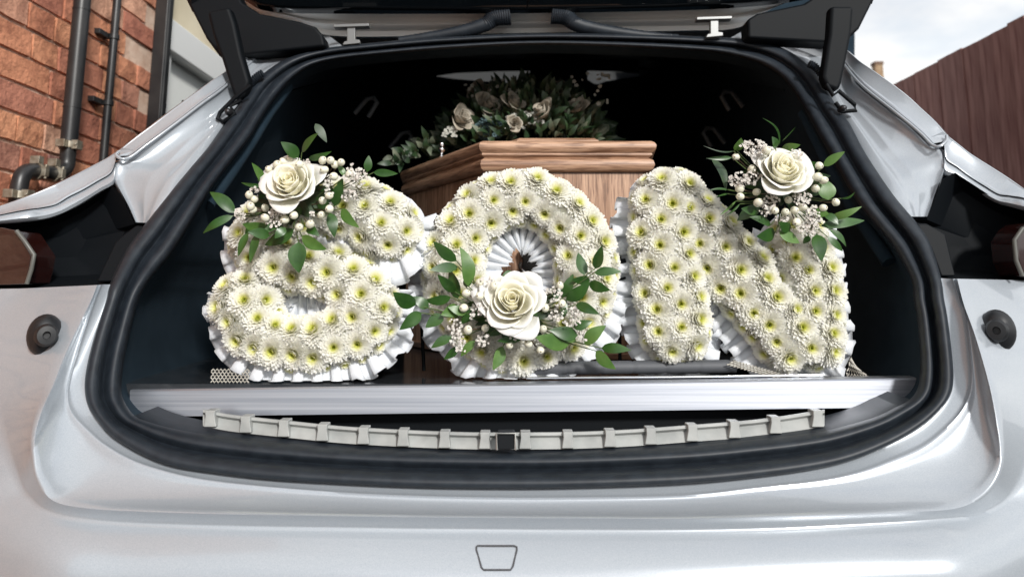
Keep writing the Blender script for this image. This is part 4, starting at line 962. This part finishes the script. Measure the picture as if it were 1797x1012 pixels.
# ------------------------------------------------------------------ brick house on the left
XW = -1.25
house = empty('brick_house', (XW, 1.2, 0)); tag(house, 'old red brick house wall with pipes standing left of the hearse', 'house')
core = MB(); core.box((XW-.155, 1.1, 2.4), (.15, 1.42, 2.4)); par(core.build('mortar_wall', M['mortar'], smooth=False), house)
def brick_mesh(L_, seed):
    rg = random.Random(seed); q = MB(); N1, N2 = (5, 3)
    hx = .010; rws = []
    for a in range(N1):
        rws.append([Vector((hx*.5+rg.uniform(-.0016, .0016)*(1 if 0 < a < N1-1 and 0 < b_ < N2-1 else .8), -L_/2+L_*a/(N1-1)+(rg.uniform(-.0015, .0015)), -.0325+.065*b_/(N2-1)+rg.uniform(-.0015, .0015))) for b_ in range(N2)])
    q.grid(rws)
    edge = [rws[0][b_] for b_ in range(N2)]+[rws[a][-1] for a in range(1, N1)]+[rws[-1][b_] for b_ in range(N2-2, -1, -1)]+[rws[a][0] for a in range(N1-2, 0, -1)]
    inn_ = [Vector((-hx, p.y*1.01, p.z*1.02)) for p in edge]; q.grid([edge, inn_], closed=True)
    o = q.build('tmp', M['brick'], smooth=False); me = o.data; bpy.data.objects.remove(o); return me
ST = [brick_mesh(.215, s) for s in range(5)]; HD = [brick_mesh(.102, s+9) for s in range(4)]
cnt = 0; far = MB(); brg = random.Random(4)
for cidx in range(0, 64):
    z = .04+cidx*.075; y = -.30+(0 if cidx % 2 == 0 else -.085); k = cidx
    while y < 2.48:
        hd_ = brg.random() < .62; L_ = .102 if hd_ else .215
        yc = y+L_/2; k += 1; y += L_+.010
        if yc+L_/2 > 2.515: break
        if yc-L_/2 < -.31: continue
        # visible in frame?
        vis = (yc > 1.35 and .98 < z < 2.35 and z-EYE < yc*.50+.06)
        if vis and cnt < 296:
            o = bpy.data.objects.new('brick', (HD if hd_ else ST)[brg.randint(0, 3)]); COL.objects.link(o); o.location = (XW-.003+brg.uniform(-.0015, .0015), yc, z); o.rotation_euler = (brg.uniform(-.01, .01), brg.uniform(-.03, .03), 0); par(o, house); cnt += 1
        else: far.box((XW, yc, z), (.006, L_/2, .0325))
tag(par(far.build('outer_bricks', M['brick'], smooth=False), house), kind='stuff')
print('bricks', cnt)
def xw(px, py, off): # point on plane x = XW+off
    X0 = XW+off; d = P(px, py, 1.0)-Vector((0, 0, EYE)); return Vector((0, 0, EYE))+d*(X0/d.x)
# rendered bay with window behind
rn = MB(); rn.box((XW-.22, 2.53+1.2, 2.4), (.15, 1.2, 2.4)); par(rn.build('render_wall', M['render'], smooth=False), house)
XF = XW-.055
def xf(px, py, off=0): d = P(px, py, 1.0)-Vector((0, 0, EYE)); return Vector((0, 0, EYE))+d*((XF+off)/d.x)
a0 = xf(300, 62); zt = a0.z; y0_, y1_ = 2.62, 4.2
wf = empty('window', (XF, 3.4, zt)); par(wf, house)
q = MB(); q.box((XF+.02, (y0_+y1_)/2, zt-.03), (.03, (y1_-y0_)/2, .06)); q.box((XF+.01, y0_+.03, zt-.75), (.02, .03, .70)); q.box((XF+.01, y1_-.03, zt-.75), (.02, .03, .70)); q.box((XF+.012, 3.38, zt-.75), (.018, .022, .70)); q.box((XF+.03, (y0_+y1_)/2, zt-1.47), (.05, (y1_-y0_)/2+.04, .025))
par(q.build('window_frame', M['white_frame'], bevel=.006), wf)
q = MB(); q.box((XF-.004, (y0_+y1_)/2, zt-.76), (.004, (y1_-y0_)/2-.02, .70)); par(q.build('pane', M['pane'], smooth=False), wf)

# pipes
def pipe_thing(name, label, cat='pipe'):
    return None
soil = empty('waste_pipe', xw(118, 300, .06)); tag(soil, 'thick black waste pipe with metal clamps and a stepped bend on the brick wall', 'pipe')
dp = .055
p_top = xw(139, 60, dp); ptop = Vector((p_top.x, p_top.y, 4.2)); pj = Vector((p_top.x, p_top.y, xw(118, 262, dp).z))
q = MB(); q.tube([ptop, pj], .0215, 18)
for zc in (xw(130, 190, dp).z, xw(150, 22, dp).z): q.tube([Vector((pj.x, pj.y, zc+.002)), Vector((pj.x, pj.y, zc-.002))], .0228, 18)
par(q.build('pipe_upper', M['black_pipe']), soil)
e1 = pj; bend = [e1, e1+Vector((0, 0, -.03)), Vector((e1.x, e1.y-.012, e1.z-.07)), Vector((e1.x, e1.y-.05, e1.z-.10)), xw(85, 291, dp), xw(62, 287, dp)]
yb = xw(35, 320, dp).y; zb_ = xw(62, 287, dp).z
bend = [e1, e1+Vector((0, 0, -.04)), e1+Vector((0, -.015, -.060)), e1+Vector((0, -.05, -.073)), Vector((e1.x, (e1.y+yb)/2, e1.z-.076)), Vector((e1.x, yb+.055, e1.z-.078)), Vector((e1.x, yb+.015, e1.z-.088)), Vector((e1.x, yb, e1.z-.12)), Vector((e1.x, yb, e1.z-.20))]
bc_ = cr([tuple(v) for v in bend], 6); q = MB(); q.tube([Vector(v) for v in bc_], .0195, 18); par(q.build('pipe_bend', M['black_pipe']), soil)
q = MB(); q.tube([Vector((e1.x, yb, e1.z-.17)), Vector((e1.x, yb, .05))], .0215, 18); par(q.build('pipe_lower', M['black_pipe']), soil)
def clamp(c, axis, r_=.0245, hw=.009):
    q = MB(); ax = Vector(axis); q.tube([c-ax*hw, c+ax*hw], r_, 20); e = Vector((1, 0, 0)); s = ax.cross(e)
    q.box(c+e*.0+s*(-r_-.006), (.012, .010, .010)); q.box(c+e*(r_-.002), (.008, .014 if abs(axis[1]) < .5 else .008, .012)); q.tube([c+e*(r_+.002)-s*.018, c+e*(r_+.002)+s*.018], .004, 8)
    par(q.build('clamp', M['clamp'], bevel=.001), soil)
clamp(e1+Vector((0, 0, .012)), (0, 0, 1)); clamp(Vector((e1.x, e1.y-.055, e1.z-.074)), (0, 1, 0), .023, .007); clamp(Vector((e1.x, yb+.055, e1.z-.079)), (0, 1, 0), .023, .007); clamp(Vector((e1.x, yb, e1.z-.145)), (0, 0, 1))
dp2 = xw(197, 100, .03)
q = MB(); q.tube([Vector((dp2.x, dp2.y, 4.2)), Vector((dp2.x, dp2.y, .1))], .012, 14)
for zc in (EYE+.36*dp2.y*.5+.15, EYE+.75):
    q.tube([Vector((dp2.x, dp2.y, zc-.008)), Vector((dp2.x, dp2.y, zc+.008))], .0155, 14); q.box((dp2.x-.02, dp2.y-.03, zc), (.01, .03, .008))
tag(q.build('drain_pipe', M['black_pipe'], bevel=.001), 'thin black pipe running straight up the brick between the clamped pipe and the corner downpipe', 'pipe')
dp3 = xw(272, 100, .04)
q = MB(); q.box((dp3.x+.01, dp3.y+.02, 2.2), (.022, .022, 2.1)); q.box((dp3.x+.032, dp3.y+.02, 2.2), (.004, .015, 2.1))
tag(q.build('corner_downpipe', M['black_pipe'], bevel=.006), 'wide black square downpipe at the corner where the brick meets the pale window', 'pipe')

# ------------------------------------------------------------------ fence on the right
XFn = 2.0
def xr(px, py): d = P(px, py, 1.0)-Vector((0, 0, EYE)); return Vector((0, 0, EYE))+d*(XFn/d.x)
ft = xr(1680, 91).z; fence = empty('wooden_fence', (XFn, 4, 0)); tag(fence, 'tall red brown close boarded fence right of the hearse', 'fence')
frg = random.Random(8); bms = []
for v in range(5):
    q = MB(); q.box((0, 0, 0), (.009, .0485, ft/2)); o = q.build('tmp', M['fence'], bevel=0, smooth=False); me = o.data; bpy.data.objects.remove(o); bms.append(me)
y = 2.2; 
while y < 8.2:
    o = bpy.data.objects.new('board', bms[frg.randint(0, 4)]); COL.objects.link(o); o.location = (XFn+frg.uniform(-.003, .003), y, ft/2+frg.uniform(-.006, .006)); o.rotation_euler = (frg.uniform(-.003, .003), 0, frg.uniform(-.04, .04)); par(o, fence); y += .1005
for z in (.3, ft*.5, ft-.25):
    q = MB(); q.box((XFn+.03, 5.2, z), (.02, 3.05, .04)); par(q.build('rail', M['fence'], smooth=False), fence)
y = 2.3
while y < 8.2:
    q = MB(); q.box((XFn+.09, y, ft/2-.02), (.045, .045, ft/2)); par(q.build('post', M['fence'], smooth=False), fence); y += 1.8
# distant chimney
cc3 = P(1543, 160, 14)
ck = empty('chimney_stack', (cc3.x, 14, 0)); tag(ck, 'far brown brick chimney rising behind the right shoulder of the hearse', 'chimney')
q = MB(); zt_ = P(1543, 110, 14).z; q.box((cc3.x, 14, zt_/2-.03), (.075, .075, zt_/2-.03)); par(q.build('stack', mat('brown brick far', (.24, .15, .09), .9, noise=(20, (.36, .26, .16)), bump=(60, .4, .003)), smooth=False), ck)
q = MB(); q.box((cc3.x, 14, zt_-.03), (.088, .088, .03)); par(q.build('cap', mat('chimney cap', (.16, .10, .07), .9), smooth=False), ck)
